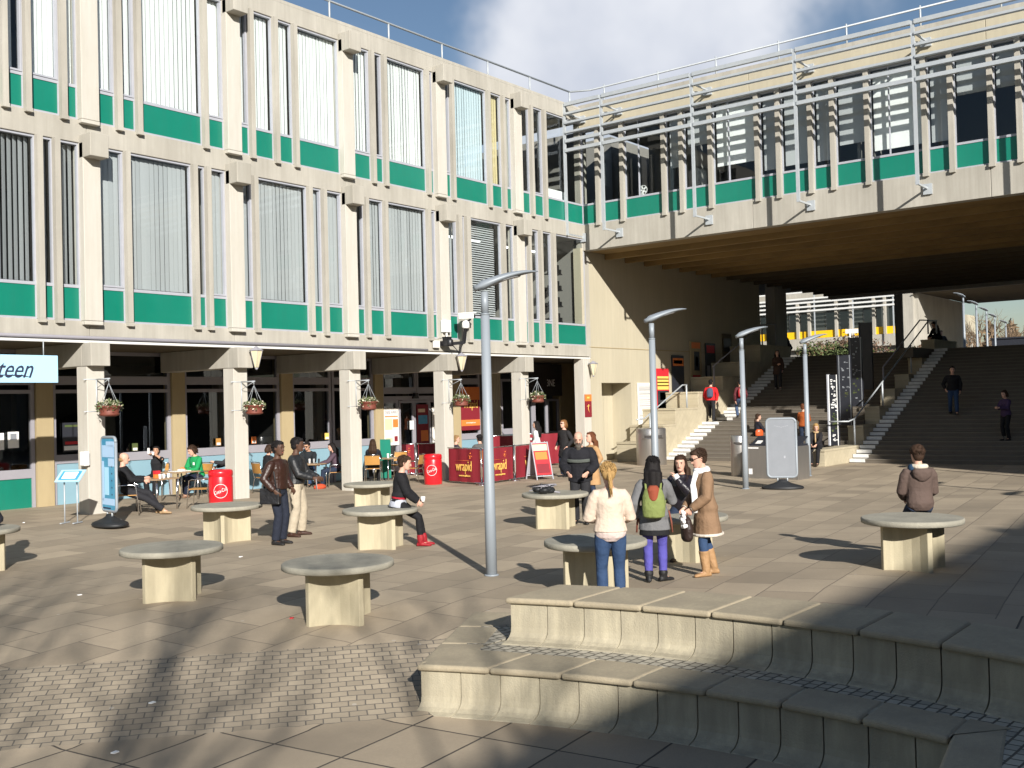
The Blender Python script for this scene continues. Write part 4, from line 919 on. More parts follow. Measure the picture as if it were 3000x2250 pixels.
# ------------------------------------------------------------------ red drinks barrels
def barrel(label, p, az):
    t = thing('drinks_barrel', label, 'barrel', p, face_rz(az), 'red drinks barrels')
    b = MB(); b.lathe([(.255, 0), (.27, .02), (.27, .72), (.262, .74), (.262, .75), (.275, .76), (.275, .84), (.262, .885), (.21, .905), (.0, .91)], n=40); bo = b.build('body', 'red', t, world=False)
    # round emblem wrapped on the drum, script lettering across it
    def wrap(me):
        for v_ in me.vertices:
            a = v_.co.x/.27; r_ = .2715-v_.co.y*0+.0; v_.co = (r_*math.sin(a), -r_*math.cos(a), v_.co.z)
    b = MB(); n = 40
    for i in range(n):
        a, c = 2*math.pi*i/n, 2*math.pi*(i+1)/n
        for r0, r1 in ((.148, .158),):
            b.add([(r0*math.cos(a), 0, .43+r0*math.sin(a)), (r1*math.cos(a), 0, .43+r1*math.sin(a)), (r1*math.cos(c), 0, .43+r1*math.sin(c)), (r0*math.cos(c), 0, .43+r0*math.sin(c))], [(0, 1, 2, 3)])
    e = b.build('emblem', 'white', bo, world=False); wrap(e.data)
    rot = Matrix.Rotation(R(-20), 3, 'Y')
    x = text('lettering', 'Coca-Cola', .115, (0, 0, .43), rot@AY, 'white', bo, xs=.62, shear=.35, ext=0); wrap(x.data)
    return t
barrel('red drinks barrel beside the man in green and second column', ground_at(478, 1100), CAMAZ+14); barrel('red drinks barrel before the fourth column and the maroon barriers', ground_at(936, 1046), CAMAZ-4)
# ------------------------------------------------------------------ sandwich board
pa, pc = ground_at(1141, 1034), ground_at(1191, 1036); m = (pa+pc)/2; d = (pc-pa); az = math.degrees(math.atan2(d.y, d.x))-18
t = thing('sandwich_board', 'open aluminium sandwich board with orange red food poster before the barriers', 'sandwich board', (m.x, m.y, 0), R(az))
for sgn, nm in ((1, 'panel'), (-1, 'panel')):
    b = MB(); top = V((0, 0, 1.14)); bot = V((sgn*.34, 0, .0))
    for y in (-.28, .28): b.bar(bot+V((0, y, 0)), top+V((sgn*.02, y, 0)), .03, .03)
    for f in (.10, .98): q_ = bot.lerp(top, f); b.bar(q_+V((0, -.28, 0)), q_+V((0, .28, 0)), .03, .03)
    pn = b.build(nm, 'alum', t, world=False)
    b = MB(); n_ = V((sgn*.958, 0, .286)); c_ = bot.lerp(top, .55); mxp = Matrix((V((0, 1, 0)), (top-bot).normalized(), n_)).transposed()
    b.obox(c_, (.53, 1.0, .012), mxp, 0)
    if sgn > 0:
        b.obox(c_+n_*.008+(top-bot).normalized()*.36, (.5, .2, .004), mxp, 1); b.obox(c_+n_*.008+(top-bot).normalized()*.1, (.42, .24, .004), mxp, 2); b.obox(c_+n_*.008-(top-bot).normalized()*.3, (.44, .3, .004), mxp, 3)
    b.build('poster', ['frame' if sgn < 0 else 'redp', 'cream', 'orange', 'maroon'], pn, world=False)
# ------------------------------------------------------------------ bins
p = ground_at(1408, 1004); t = thing('litter_bin', 'large stainless steel cylindrical litter bin at the foot of the steps', 'litter bin', p, face_rz(CAMAZ))
b = MB(); b.lathe([(.53, 0), (.54, .02), (.54, 1.06), (.54, 1.30), (.50, 1.335), (0, 1.34)], n=48); b.build('drum', 'steel', t, world=False)
b = MB()
for k in range(13):
    a = R(-90+(-6+k)*5.5); a2 = R(-90+(-5+k)*5.5); r_ = .548
    zt = lambda q: 1.06+.0*q
    b.add([(r_*math.cos(a), r_*math.sin(a), .98), (r_*math.cos(a2), r_*math.sin(a2), .98), (r_*math.cos(a2), r_*math.sin(a2), 1.08), (r_*math.cos(a), r_*math.sin(a), 1.08)], [(0, 1, 2, 3)])
b.build('slot', 'dark', t, world=False)
b = MB(); b.tube([(.565*math.cos(R(-90+k*6)), .565*math.sin(R(-90+k*6)), .975) for k in range(-7, 8)], .014, 6); b.build('slot_lip', 'chrome', t, world=False)
p = ground_at(1599, 1028); t = thing('litter_bin', 'slim stainless cylinder litter bin left of the recycling box', 'litter bin', p, face_rz(CAMAZ-6))
b = MB(); b.lathe([(.25, 0), (.26, .02), (.26, .93), (.26, 1.20), (.245, 1.215), (0, 1.22)], n=36); b.build('drum', 'steel', t, world=False)
b = MB()
for k in range(10):
    a = R(-90+(-5+k)*9); a2 = R(-90+(-4+k)*9); r_ = .264; za = .93+.05*((k-5)/5)**2; zb = .93+.05*((k-4)/5)**2
    b.add([(r_*math.cos(a), r_*math.sin(a), za), (r_*math.cos(a2), r_*math.sin(a2), zb), (r_*math.cos(a2), r_*math.sin(a2), 1.02), (r_*math.cos(a), r_*math.sin(a), 1.02)], [(0, 1, 2, 3)])
b.build('slot', 'dark', t, world=False)
k0, k1, k2 = ground_at(1617, 1033), ground_at(1724, 1037), ground_at(1751, 1026); d = k1-k0; e_ = k2-k1
t = thing('recycling_bin', 'wide stainless steel recycling box with dark sloping lid before the steps', 'recycling bin', ((k0+k1)/2), math.atan2(d.y, d.x))
Lw = d.length; dp = .62; b = MB(); b.box(-Lw/2, Lw/2, 0, dp, 0, .94); b.box(-Lw/2-.004, -Lw/2+.03, -.006, dp+.004, 0, .945); b.box(Lw/2-.03, Lw/2+.004, -.006, dp+.004, 0, .945); b.box(-.01, .01, -.004, .0, .05, .9); bo = b.build('body', 'steel', t, world=False, bevel=.008)
b = MB(); mxl = Matrix.Rotation(R(28), 3, 'X'); b.obox((0, .3, 1.04), (Lw, .66, .03), mxl); b.box(-Lw/2+.02, Lw/2-.02, .05, dp, .942, 1.0); ld = b.build('lid', 'dkgrass', t, world=False)
for i, (x, mm) in enumerate(((-Lw*.36, 'mblue'), (-Lw*.14, 'yell'), (Lw*.1, 'shrub'), (Lw*.34, 'greysign'))):
    b = MB(); b.obox((x, .24, 1.032), (.17, .2, .012), mxl, 0); b.obox((x, .05, .93), (.2, .05, .012), mxl, 1); b.build('label', ['paper' if i == 0 else mm, mm], ld, world=False)
b = MB(); b.box(-Lw/2+.02, -Lw/2+.36, -.010, -.006, .86, .90); b.box(-Lw/2+.02, -Lw/2+.14, -.010, -.006, .12, .28); b.build('label', 'blindw', bo, world=False)
# ------------------------------------------------------------------ hanging baskets, lanterns, camera
def basket(pos, seed):
    rnd = random.Random(seed); t = thing('hanging_basket', '', 'hanging basket', pos, 0, 'hanging baskets on the columns')
    b = MB(); b.lathe([(.12, -.22), (.2, -.20), (.215, -.175), (.215, -.15), (.19, -.145), (.24, -.02), (.262, -.01), (.262, .02), (.22, .02)], n=28); b.build('bowl', 'terra', t, world=False)
    b = MB()
    for k in range(420):
        a = rnd.uniform(0, 6.283); r_ = .29*math.sqrt(rnd.random()); z = .03+.13*(1-(r_/.3)**2)*rnd.random()+rnd.uniform(-.02, .04)-(.14*rnd.random() if r_ > .25 else 0)
        p_ = V((r_*math.cos(a), r_*math.sin(a), z)); u = V((rnd.gauss(0, 1), rnd.gauss(0, 1), rnd.gauss(0, .7))).normalized()*rnd.uniform(.018, .04); w_ = u.cross(V((rnd.gauss(0, 1), rnd.gauss(0, 1), 1))).normalized()*.018
        b.add([p_-u, p_-w_, p_+u, p_+w_], [(0, 1, 2, 3)], 1 if rnd.random() < .22 else 0)
    b.build('plants', ['leaf', 'flower'], t, world=False)
    b = MB()
    for k in range(4): a = k*math.pi/2+.4; b.tube([(.25*math.cos(a), .25*math.sin(a), .01), (0, 0, .52)], .005, 4)
    b.build('chain', 'galv', t, world=False)
    b = MB(); b.tube([(0, 0, .60), (0, 0, .53)], .008, 5); yb = .5; b.tube([(0, -.04, .62), (0, yb, .62)], .016, 6); b.tube([(0, yb, .62), (0, yb, -.10)], .014, 6); b.tube([(0, 0, .61), (0, yb, .42)], .008, 5); b.tube([(-.30, yb+.03, .62), (.30, yb+.03, .62)], .012, 6); b.tube([(-.30, yb+.03, -.1), (.05, yb+.03, -.1)], .010, 6)
    b.build('bracket', 'galv', t, world=False)
    return t
BL = ('hanging flower basket on the first column, fullest and furthest left', 'hanging flower basket on the second column, above the red barrel', 'hanging flower basket on the third column, left of the food poster', 'hanging flower basket on the fourth column beside the tall lamp', 'hanging flower basket on the fifth column under the entrance board')
for i, (c, x, y) in enumerate(((4, 690, 985), (4, 1632, 980), (5, 170, 955), (5, 783, 935), (5, 1270, 915))):
    xc = XR[3+i]-CW/2; z = G(*Z(c, x, y), 1, -.75).z
    t = basket((xc, -.75, z+.03), 50+i); t['label'] = BL[i]
for i, (xc, lab) in enumerate(((XR[4]-.05, 'wall lantern on the second column head'), (XR[6]-.05, 'wall lantern on the fourth column head under the camera'), (-.25, 'wall lantern at the corner column beside the bridge wall'))):
    zc = (3.72, 3.74, 3.62)[i]; t = thing('wall_lantern', lab, 'lantern', (xc, -.66 if i < 2 else -.44, zc), 0, 'tapered wall lanterns')
    b = MB(); b.lathe([(.05, -.30), (.06, -.28), (.155, .10), (.16, .12)], n=6, smooth=False); b.build('lantern_glass', 'lantern', t, world=False)
    b = MB(); b.lathe([(.18, .121), (.19, .135), (.06, .21), (.02, .24)], n=6, smooth=False); b.box(-.02, .02, 0, .2, .14, .17); b.lathe([(.02, -.36), (.05, -.305)], n=6)
    for k in range(6): a = math.pi/3*k; b.tube([(.06*math.cos(a), .06*math.sin(a), -.29), (.163*math.cos(a), .163*math.sin(a), .12)], .008, 4)
    b.build('lantern_frame', 'frame', t, world=False)
xc = GZ(5, 700, 560, 1, -.4).x; zc = GZ(5, 700, 560, 1, -.4).z
t = thing('security_camera', 'white security camera on a black arm with junction boxes above the fourth column', 'security camera', (xc, -.36, zc))
b = MB(); b.box(-.12, .10, -.05, .26, -.10, .18); b.lathe([(.09, -.12), (.11, -.08), (.11, .06), (.08, .10)], (0, -.06, 0), 16); b.build('mount', 'blackm', t, world=False)
b = MB(); b.bar((.0, -.05, -.05), (.46, -.25, .0), .09, .1); b.bar((.46, -.25, -.02), (.56, -.25, .48), .08, .07); b.tube([(.1, -.1, -.1), (.25, -.2, -.30), (.42, -.25, -.02)], .018, 6); b.build('arm', 'blackm', t, world=False)
b = MB(); b.box(-.16, .13, -.02, .16, .32, .70); b.tube([(-.02, .05, .16), (-.02, .05, .32)], .035, 8); b.build('junction_box', 'white', t, world=False, bevel=.015)
b = MB(); b.lathe([(.08, .44), (.12, .47), (.12, .60), (.10, .66), (.05, .70)], (.56, -.25, 0), 18); b.obox((.56, -.28, .83), (.56, .17, .17), Matrix.Rotation(R(-4), 3, 'Y')); hd = b.build('camera_head', 'white', t, world=False, bevel=.015)
b = MB(); b.obox((.62, -.28, .935), (.66, .20, .025), Matrix.Rotation(R(-4), 3, 'Y')); b.box(.80, .96, -.32, -.2, .80, .9, 1); b.bar((.52, -.3, .62), (.7, -.34, .74), .05, .05, 1); b.build('sun_hood', ['white', 'blackm'], hd, world=False)
b = MB(); b.box(-.45, -.22, .16, .25, -.16, .06); b.build('terminal_box', 'paper', t, world=False)
t = thing('fire_box', 'white box fixed to the side of the first column', 'box', (XR[3]-CW-.05, -.2, 1.36)); b = MB(); b.box(-.09, .045, -.1, .1, -.16, .16); b.build('case', 'white', t, world=False, bevel=.02)
t = thing('corner_sign', 'small orange and maroon sign on the corner column', 'sign', (-.35, -.245, 2.2)); MB().box(-.22, .22, 0, .02, -.42, .42).build('board', ['maroon'], t, world=False)
b = MB(); b.box(-.22, .22, -.004, -.0005, .17, .42); b.build('header', 'orange', t, world=False); b = MB(); b.tube([(.02, -.005, .05), (-.02, -.005, -.12), (.06, -.005, -.25)], .012, 5); b.tube([(-.1, -.005, -.02), (.1, -.005, .0)], .01, 5); b.box(-.08, .08, -.006, -.001, .27, .33); b.build('print', 'yell', t, world=False)
# ------------------------------------------------------------------ posters on the boarded wall
S1 = (1850, 800); s1f = 2212/600
def wallposter(label, x0, x1, y0, y1, m, bits):
    a, c = GZ(S1, x0, y0, 1, -.05, s1f), GZ(S1, x1, y1, 1, -.05, s1f)
    o = MB().box(a.x, c.x, -.05, -.006, c.z, a.z).build('wall_poster', m); tag(o, label, 'poster', 'posters on the boarded wall')
    for (p0, p1, q0, q1, mm) in bits:
        MB().box(a.x+(c.x-a.x)*p0, a.x+(c.x-a.x)*p1, -.054, -.0505, c.z+(a.z-c.z)*q0, c.z+(a.z-c.z)*q1).build('print', mm, o)
rr_ = random.Random(3)
wallposter('white poster densely covered in grey print left of the red one', 70, 225, 1185, 1645, 'paper', [(.06+.0*k, .94, .04+.046*k, .052+.046*k+.012*rr_.random(), rr_.choice(('frame', 'greysign', 'alum'))) for k in range(20)])
wallposter('red and yellow poster with lime panel behind the lamp pole', 270, 418, 1030, 1625, 'redp', [(.04, .96, .62, .86, 'yell'), (.04, .96, .05, .60, 'dkgrass'), (.22, .82, .43, .57, 'cream'), (.34, .7, .455, .545, 'redp'), (.08, .9, .12, .38, 'leaf'), (.04, .96, .68, .70, 'redp'), (.04, .96, .74, .76, 'redp'), (.04, .96, .80, .82, 'redp'), (.04, .96, .0, .045, 'orange'), (.1, .85, .3, .35, 'yell'), (.1, .8, .18, .23, 'yell')])
wallposter('black poster with an orange heading above the stair rail', 438, 580, 888, 1450, 'dkgrass', [(.06, .96, .80, .95, 'orange'), (.12, .86, .84, .91, 'redp'), (.5, .8, .03, .3, 'greysign')])
wallposter('yellowish poster with a black oval figure and orange heading', 635, 768, 735, 1280, 'brown', [(.1, .9, .86, .98, 'orange'), (.3, .8, .42, .8, 'dkgrass'), (.42, .68, .5, .7, 'greysign'), (.15, .85, .03, .33, 'redp'), (.2, .7, .06, .16, 'brown')])
wallposter('dark poster with red heading, fifth along the wall', 800, 918, 755, 1240, 'dkgrass', [(.1, .9, .78, .95, 'redp'), (.1, .4, .2, .5, 'greysign')])
wallposter('dim red poster furthest up the wall beside the steps', 985, 1092, 655, 1140, 'soffitdark', [(.1, .9, .1, .3, 'redp'), (.1, .9, .6, .9, 'dkgrass')])
# ------------------------------------------------------------------ dark notice boards on the divider
BDL = ('brightest notice board, with white and green print, at the foot of the divider', 'second notice board with dark green print on the divider', 'third dark notice board on the divider', 'fourth dark notice board, plain, on the divider', 'tallest dark board between the handrails at the top')
for k, (u0, u1, v0, v1, x) in enumerate(((1790, 1814, 810, 966, 3.6), (1812, 1842, 768, 930, 5.3), (1836, 1866, 730, 905, 7.0), (1858, 1888, 698, 870, 8.8), (1935, 1952, 636, 745, 14.2))):
    a, c = G(u0, v0, 0, x), G(u1, v1, 0, x); zb = (.57, 1.25, 1.9, 2.55, 4.2)[k]
    t = thing('notice_board', BDL[k], 'notice board', (x, (a.y+c.y)/2, zb), 0, 'notice boards on the divider')
    b = MB(); b.box(x-.07, x+.07, c.y, a.y, zb, a.z); o = b.build('panel', 'dkgrass', t); MB().box(x-.09, x+.09, a.y, a.y+.05, zb, a.z+.02).build('frame', 'alum' if k == 0 else 'dkgrass', t)
    if k < 3:
        b = MB(); rnd = random.Random(k); n_ = 46 if k == 0 else 24
        for _ in range(n_):
            y = rnd.uniform(c.y+.05, a.y-.1); z = rnd.uniform(zb+.15, a.z-.15); w_ = rnd.uniform(.02, .09); h_ = rnd.uniform(.02, .07)
            b.box(x-.074, x-.0705, y-w_/2, y+w_/2, z-h_/2, z+h_/2, 1 if (zb+.5 < z < zb+1.2) else 0)
        b.box(x-.073, x-.0705, c.y, c.y+.03, zb, a.z); b.box(x-.073, x-.0705, a.y-.03, a.y, zb, a.z); b.build('print', ['blindw' if k == 0 else 'greysign', 'leaf' if k == 0 else 'shrub'], o)
# ------------------------------------------------------------------ handrails
def rail(label, pts, posts, m='galv', r=.028):
    t = thing('handrail', label, 'handrail', pts[0]); b = MB(); b.tube(pts, r, 8); b.build('rail', m, t)
    for p0, p1 in posts: b = MB(); b.tube([p0, p1], r*1.25, 8); b.build('post', m, t)
    return t
S3 = (2200, 1150); s3f = 2212/500
yd = YD0+.16
rail('grey handrail starting at the foot of the divider', [(3.3, YD1+.25, 1.42), (3.4, yd, 1.42), (4.0, yd, 1.5), (13., yd, 5.4), (14.2, yd, 5.45)], [((3.95, yd, .56), (3.95, yd, 1.5)), ((7., yd, 1.88), (7., yd, 2.8)), ((10.5, yd, 3.18), (10.5, yd, 4.3)), ((14.1, yd, 4.9), (14.1, yd, 5.45))])
rail('second handrail along the left side of the divider', [(8.2, YD1-.05, 3.4), (13., YD1-.05, 5.45), (14.2, YD1-.05, 5.5)], [((8.2, YD1-.05, 2.5), (8.2, YD1-.05, 3.4)), ((14.1, YD1-.05, 4.9), (14.1, YD1-.05, 5.5))], 'frame')
rail('grey handrail along the low wall by the posters', [(1.3, YP+.25, 1.62), (1.9, YP+.25, 1.66), (4.9, YP+.25, 2.92), (5.3, YP+.25, 2.94)], [((5.25, YP+.25, 1.98), (5.25, YP+.25, 2.93)), ((2.3, YP+.25, .73), (2.3, YP+.25, 1.83))])
rail('upper handrail along the wall beside the left flight', [(7.6, YP+.25, 3.7), (12.6, YP+.25, 5.7), (14.2, YP+.25, 5.8)], [((7.7, YP+.25, 2.6), (7.7, YP+.25, 3.72)), ((12.6, YP+.25, 4.7), (12.6, YP+.25, 5.7)), ((14.1, YP+.25, 4.7), (14.1, YP+.25, 5.8))], 'frame')
p = G(1836, 722, 0, 37.); t = thing('signpost', 'white signpost standing among the shrubs at the head of the steps', 'sign', (p.x, p.y, 4.2))
b = MB(); b.tube([(0, 0, 0), (0, 0, 2.6)], .05, 8); b.build('post', 'white', t, world=False); MB().box(-.03, .03, -1.2, .3, 2.3, 2.6).build('sign_plate', 'white', t, world=False)
# ------------------------------------------------------------------ cafe furniture
def make_cafe_table(label):
    t = thing('cafe_table', label, 'cafe table', (0, 0, 0), 0, 'cafe tables before the columns')
    b = MB(); b.box(-.36, .36, -.36, .36, .70, .73); b.build('table_top', 'tabletop', t, world=False, bevel=.006)
    for sx_ in (-1, 1):
        for sy in (-1, 1): b = MB(); b.tube([(sx_*.31, sy*.31, 0), (sx_*.31, sy*.31, .70)], .02, 8); b.build('leg', 'chrome', t, world=False)
    return t
def make_chair(label):
    t = thing('cafe_chair', label, 'chair', (0, 0, 0), 0, 'cafe chairs before the columns')    # faces +Y
    b = MB(); b.box(-.22, .22, -.2, .23, .43, .45); b.build('seat', 'wood', t, world=False, bevel=.008)
    b = MB(); n = 8; vs = []
    for i in range(n+1):
        x = -.23+.46*i/n; y = -.25-.035*math.cos((x/.23)*1.4)
        for z, dy in ((.56, .02), (.84, -.05)): vs += [(x, y+dy, z), (x, y+dy-.018, z)]
    fs = []
    for i in range(n):
        a = i*4; c = a+4; fs += [(a, c, c+2, a+2), (a+1, a+3, c+3, c+1), (a+2, c+2, c+3, a+3), (a, a+1, c+1, c)]
    fs += [(0, 2, 3, 1), (n*4, n*4+1, n*4+3, n*4+2)]
    b.add(vs, fs); b.build('backrest', 'wood', t, world=False)
    for s_ in (-1, 1):
        b = MB(); b.tube([(s_*.25, .25, 0), (s_*.245, .22, .42), (s_*.255, .19, .64), (s_*.26, .12, .67), (s_*.26, -.12, .66), (s_*.24, -.25, .66)], .0125, 8); b.build('armrest', 'chrome', t, world=False)
        b = MB(); b.tube([(s_*.25, -.30, 0), (s_*.235, -.22, .42), (s_*.235, -.27, .66), (s_*.225, -.31, .86)], .0125, 8); b.build('leg', 'chrome', t, world=False)
    b = MB(); b.tube([(-.24, -.22, .42), (.24, -.22, .42)], .011, 6); b.tube([(-.24, .2, .42), (.24, .2, .42)], .011, 6); b.tube([(-.225, -.31, .86), (0, -.335, .87), (.225, -.31, .86)], .0125, 8); b.build('seat_frame', 'chrome', t, world=False)
    return t
ct0 = ch0 = None
CT = {}
def top_at(u, v, h=.73):
    g0 = 0.
    for _ in range(5): p_ = G(u, v, 2, h+g0); g0 = gz(p_.x, p_.y)
    return V((p_.x, p_.y, g0))
for key, p, rz, lab in (('t1', top_at(338, 1033), 12, 'cafe table with white cups before the bald man'), ('t2', top_at(388, 1018), 5, 'cafe table with a white tray between the drinking woman and man in green'), ('t3', GD(673, 1000, 31.2), 20, 'cafe table with glasses before the man in sunglasses'), ('t4', GD(838, 984, 33.6), 0, 'cafe table beside the person with the red scarf')):
    p = V((p.x, p.y, gz(p.x, p.y)))
    if ct0 is None: ct0 = make_cafe_table(lab); c = ct0
    else: c = copy_tree(ct0); c['label'] = lab
    c.location = p; c.rotation_euler = (0, 0, R(rz)); CT[key] = p
CHAIRS = []
def chair(p, az, lab):
    global ch0
    if ch0 is None: ch0 = make_chair(lab); c = ch0
    else: c = copy_tree(ch0); c['label'] = lab
    c.location = (p.x, p.y, gz(p.x, p.y)); c.rotation_euler = (0, 0, R(az-90)); return c
# small things on the cafe tables
def cup(p, lab, m='white', r=.038, h=.10):
    o = MB().lathe([(r*.75, 0), (r*.8, .004), (r, h-.008), (r*1.06, h)], n=16); o = o.build('paper_cup', m); o.location = p; tag(o, lab, 'cup', 'cups on the cafe tables')
for dx, dy, lab in ((-.05, -.22, 'leftmost white paper cup on the bald man\'s table'), (.06, -.2, 'white paper cup beside the orange carton on the table'), (.26, -.08, 'right white cup on the front cafe table')): q_ = CT['t1']; cup((q_.x+dx, q_.y+dy, q_.z+.731), lab)
q_ = CT['t1']; t = thing('food_carton', 'orange and red food carton between the white cups', 'carton', (q_.x+.02, q_.y+.02, q_.z+.731)); b = MB(); b.box(-.06, .06, -.05, .05, 0, .15); b.build('box', 'orange', t, world=False, bevel=.006); b = MB(); b.box(-.062, .062, -.052, .052, .09, .17); b.build('flap', 'redp', t, world=False)
q_ = CT['t2']; t = thing('food_tray', 'white tray of food wrappings on the rear cafe table', 'tray', (q_.x, q_.y, q_.z+.731)); b = MB(); b.box(-.24, .24, -.15, .15, 0, .012); b.build('tray', 'white', t, world=False); b = MB(); b.ell((.05, 0, .03), (.12, .08, .03)); b.build('wrapper', 'paper', t, world=False); b = MB(); b.ell((.12, .05, .05), (.08, .05, .04)); b.build('food', 'orange', t, world=False)
q_ = CT['t3']
for dx, dy, lab, m in ((.18, .1, 'clear glass on the sunglasses man\'s table', 'galv'), (.24, -.05, 'dark glass on the right of the sunglasses man\'s table', 'dkgrass'), (.1, .2, 'pale cup at the back of the sunglasses man\'s table', 'white')): cup((q_.x+dx, q_.y+dy, q_.z+.731), lab, m, .03, .13)
q_ = CT['t4']; cup((q_.x-.1, q_.y-.1, q_.z+.731), 'white takeaway cup on the table by the red scarf person', 'white', .04, .14)
p = GD(833, 985, 34.2); t = thing('green_banner', 'narrow green standing banner behind the cafe table by the red scarf', 'banner', (p.x, p.y, 0), face_rz(CAMAZ)); b = MB(); b.box(-.17, .17, -.02, .02, .05, 1.3); b.build('panel', 'green', t, world=False); b = MB(); b.box(-.2, .2, -.15, .15, 0, .045); b.build('foot', 'black', t, world=False)
# dark bag on the round table
q_ = TABS['bag']; d_ = V((math.cos(R(128)), math.sin(R(128)), 0))
bp_ = V((q_[0], q_[1], q_[2]+.65))+d_*.25+V((-.1, -.1, 0)); t = thing('black_bag', 'crumpled black bag with straps lying on the round table', 'bag', bp_)
b = MB(); rnd = random.Random(4)
for k in range(12): b.ell((rnd.uniform(-.18, .18)*d_.x, rnd.uniform(-.18, .18)*d_.y, .06+rnd.uniform(-.01, .03)), (rnd.uniform(.06, .12), rnd.uniform(.06, .10), rnd.uniform(.045, .075)), n=9, k=6)
b.build('body', 'black', t, world=False)
b = MB()
for k in range(9):
    a = rnd.uniform(0, 6.28); pts = [V((rnd.uniform(-.2, .2), rnd.uniform(-.2, .2), .06+.09*math.sin(math.pi*i/5)+rnd.uniform(0, .02))) for i in range(4)]; b.tube(pts, .011, 5)
b.tube([(-.32*d_.x, -.32*d_.y, .012), (-.2*d_.x, -.2*d_.y, .03), (0, 0, .1)], .014, 6); b.build('strap', 'frame', t, world=False)
rnd = random.Random(11)      # scraps of litter on the flags
for k, (c, x, y, lab) in enumerate(((7, 985, 1145, 'white scrap of paper on the small pavers'), (7, 1890, 690, 'pink scrap of paper beside the nearest round table'), (7, 515, 540, 'white paper scrap left of the left round table'), (7, 745, 1562, 'white paper scrap on the flags below the paver band'), (7, 1560, 292, 'white paper scrap behind the left round table'), (7, 155, 70, 'white paper scrap near the menu stand legs'))):
    p = ground_at(*Z(c, x, y)); a = rnd.uniform(0, 6); b = MB(); b.prism([(p.x+.035*math.cos(a+q_), p.y+.03*math.sin(a+q_)) for q_ in (0, 1.2, 2.9, 4.4)], p.z+.002, p.z+.012); tag(b.build('paper_scrap', 'redp' if k == 1 else 'blindw'), lab, 'litter', 'litter scraps on the flags')
# ================================================================== PEOPLE
_cl = {}
def cloth(col, rough=.85, spec=.3):
    key = (col, rough)
    if key not in _cl:
        d = tuple(c*.62 for c in col)
        _cl[key] = mat('cloth', col, rough, (5, .35, d), None, (9, .8, .035), spec=spec, obj=True)
    return _cl[key]
def skinm(col): return mat('skin', col, .55, (9, .25, tuple(c*.85 for c in col)), None, None, spec=.35, obj=True)
SK = {'fair': skinm((.58, .34, .25)), 'tan': skinm((.46, .26, .17)), 'dark': skinm((.085, .042, .026))}
HM = {n: mat('hair '+n, c, .72, (40, .5, tuple(q*.5 for q in c), (1, 1, .15)), None, (60, .6), spec=.22, obj=True) for n, c in
      {'black': (.012, .010, .010), 'brown': (.045, .024, .014), 'auburn': (.13, .045, .018), 'blond': (.42, .26, .10), 'fair': (.30, .18, .08), 'grey': (.10, .085, .07), 'ginger': (.22, .10, .035)}.items()}
M['eye'] = mat('eye', (.02, .015, .012), .2); M['lip'] = mat('lip', (.30, .09, .07), .5); M['shade'] = mat('sunglass', (.008, .008, .010), .12)
DOWN, POCKET, FOLD, LAP, TABLE, MOUTH, HOLD = (.05, .03, -.51), (.07, .10, -.43), (-.16, .25, -.25), (-.07, .36, -.36), (-.02, .42, -.27), (-.12, .22, .12), (-.10, .34, -.22)
MALE = [(-.11, .10, .075, 0), (-.06, .155, .105, -.005), (0, .168, .118, -.01), (.08, .158, .108, 0), (.16, .150, .102, .005), (.25, .160, .110, .005), (.34, .176, .114, 0), (.41, .176, .100, -.005), (.455, .135, .080, -.008), (.485, .078, .064, -.008), (.52, .056, .058, -.004)]
FEM = [(-.11, .10, .075, 0), (-.06, .160, .110, -.008), (0, .172, .120, -.012), (.08, .152, .104, 0), (.16, .128, .090, .004), (.25, .138, .100, .008), (.33, .150, .112, .012), (.40, .150, .090, 0), (.45, .115, .070, -.006), (.485, .066, .055, -.008), (.52, .048, .050, -.004)]
def shaper(ob, vox, it=3):
    r = ob.modifiers.new('remesh', 'REMESH'); r.mode = 'VOXEL'; r.voxel_size = vox; r.use_smooth_shade = True
    if it: q = ob.modifiers.new('smooth', 'SMOOTH'); q.factor = .5; q.iterations = it
    return ob
PN = 0
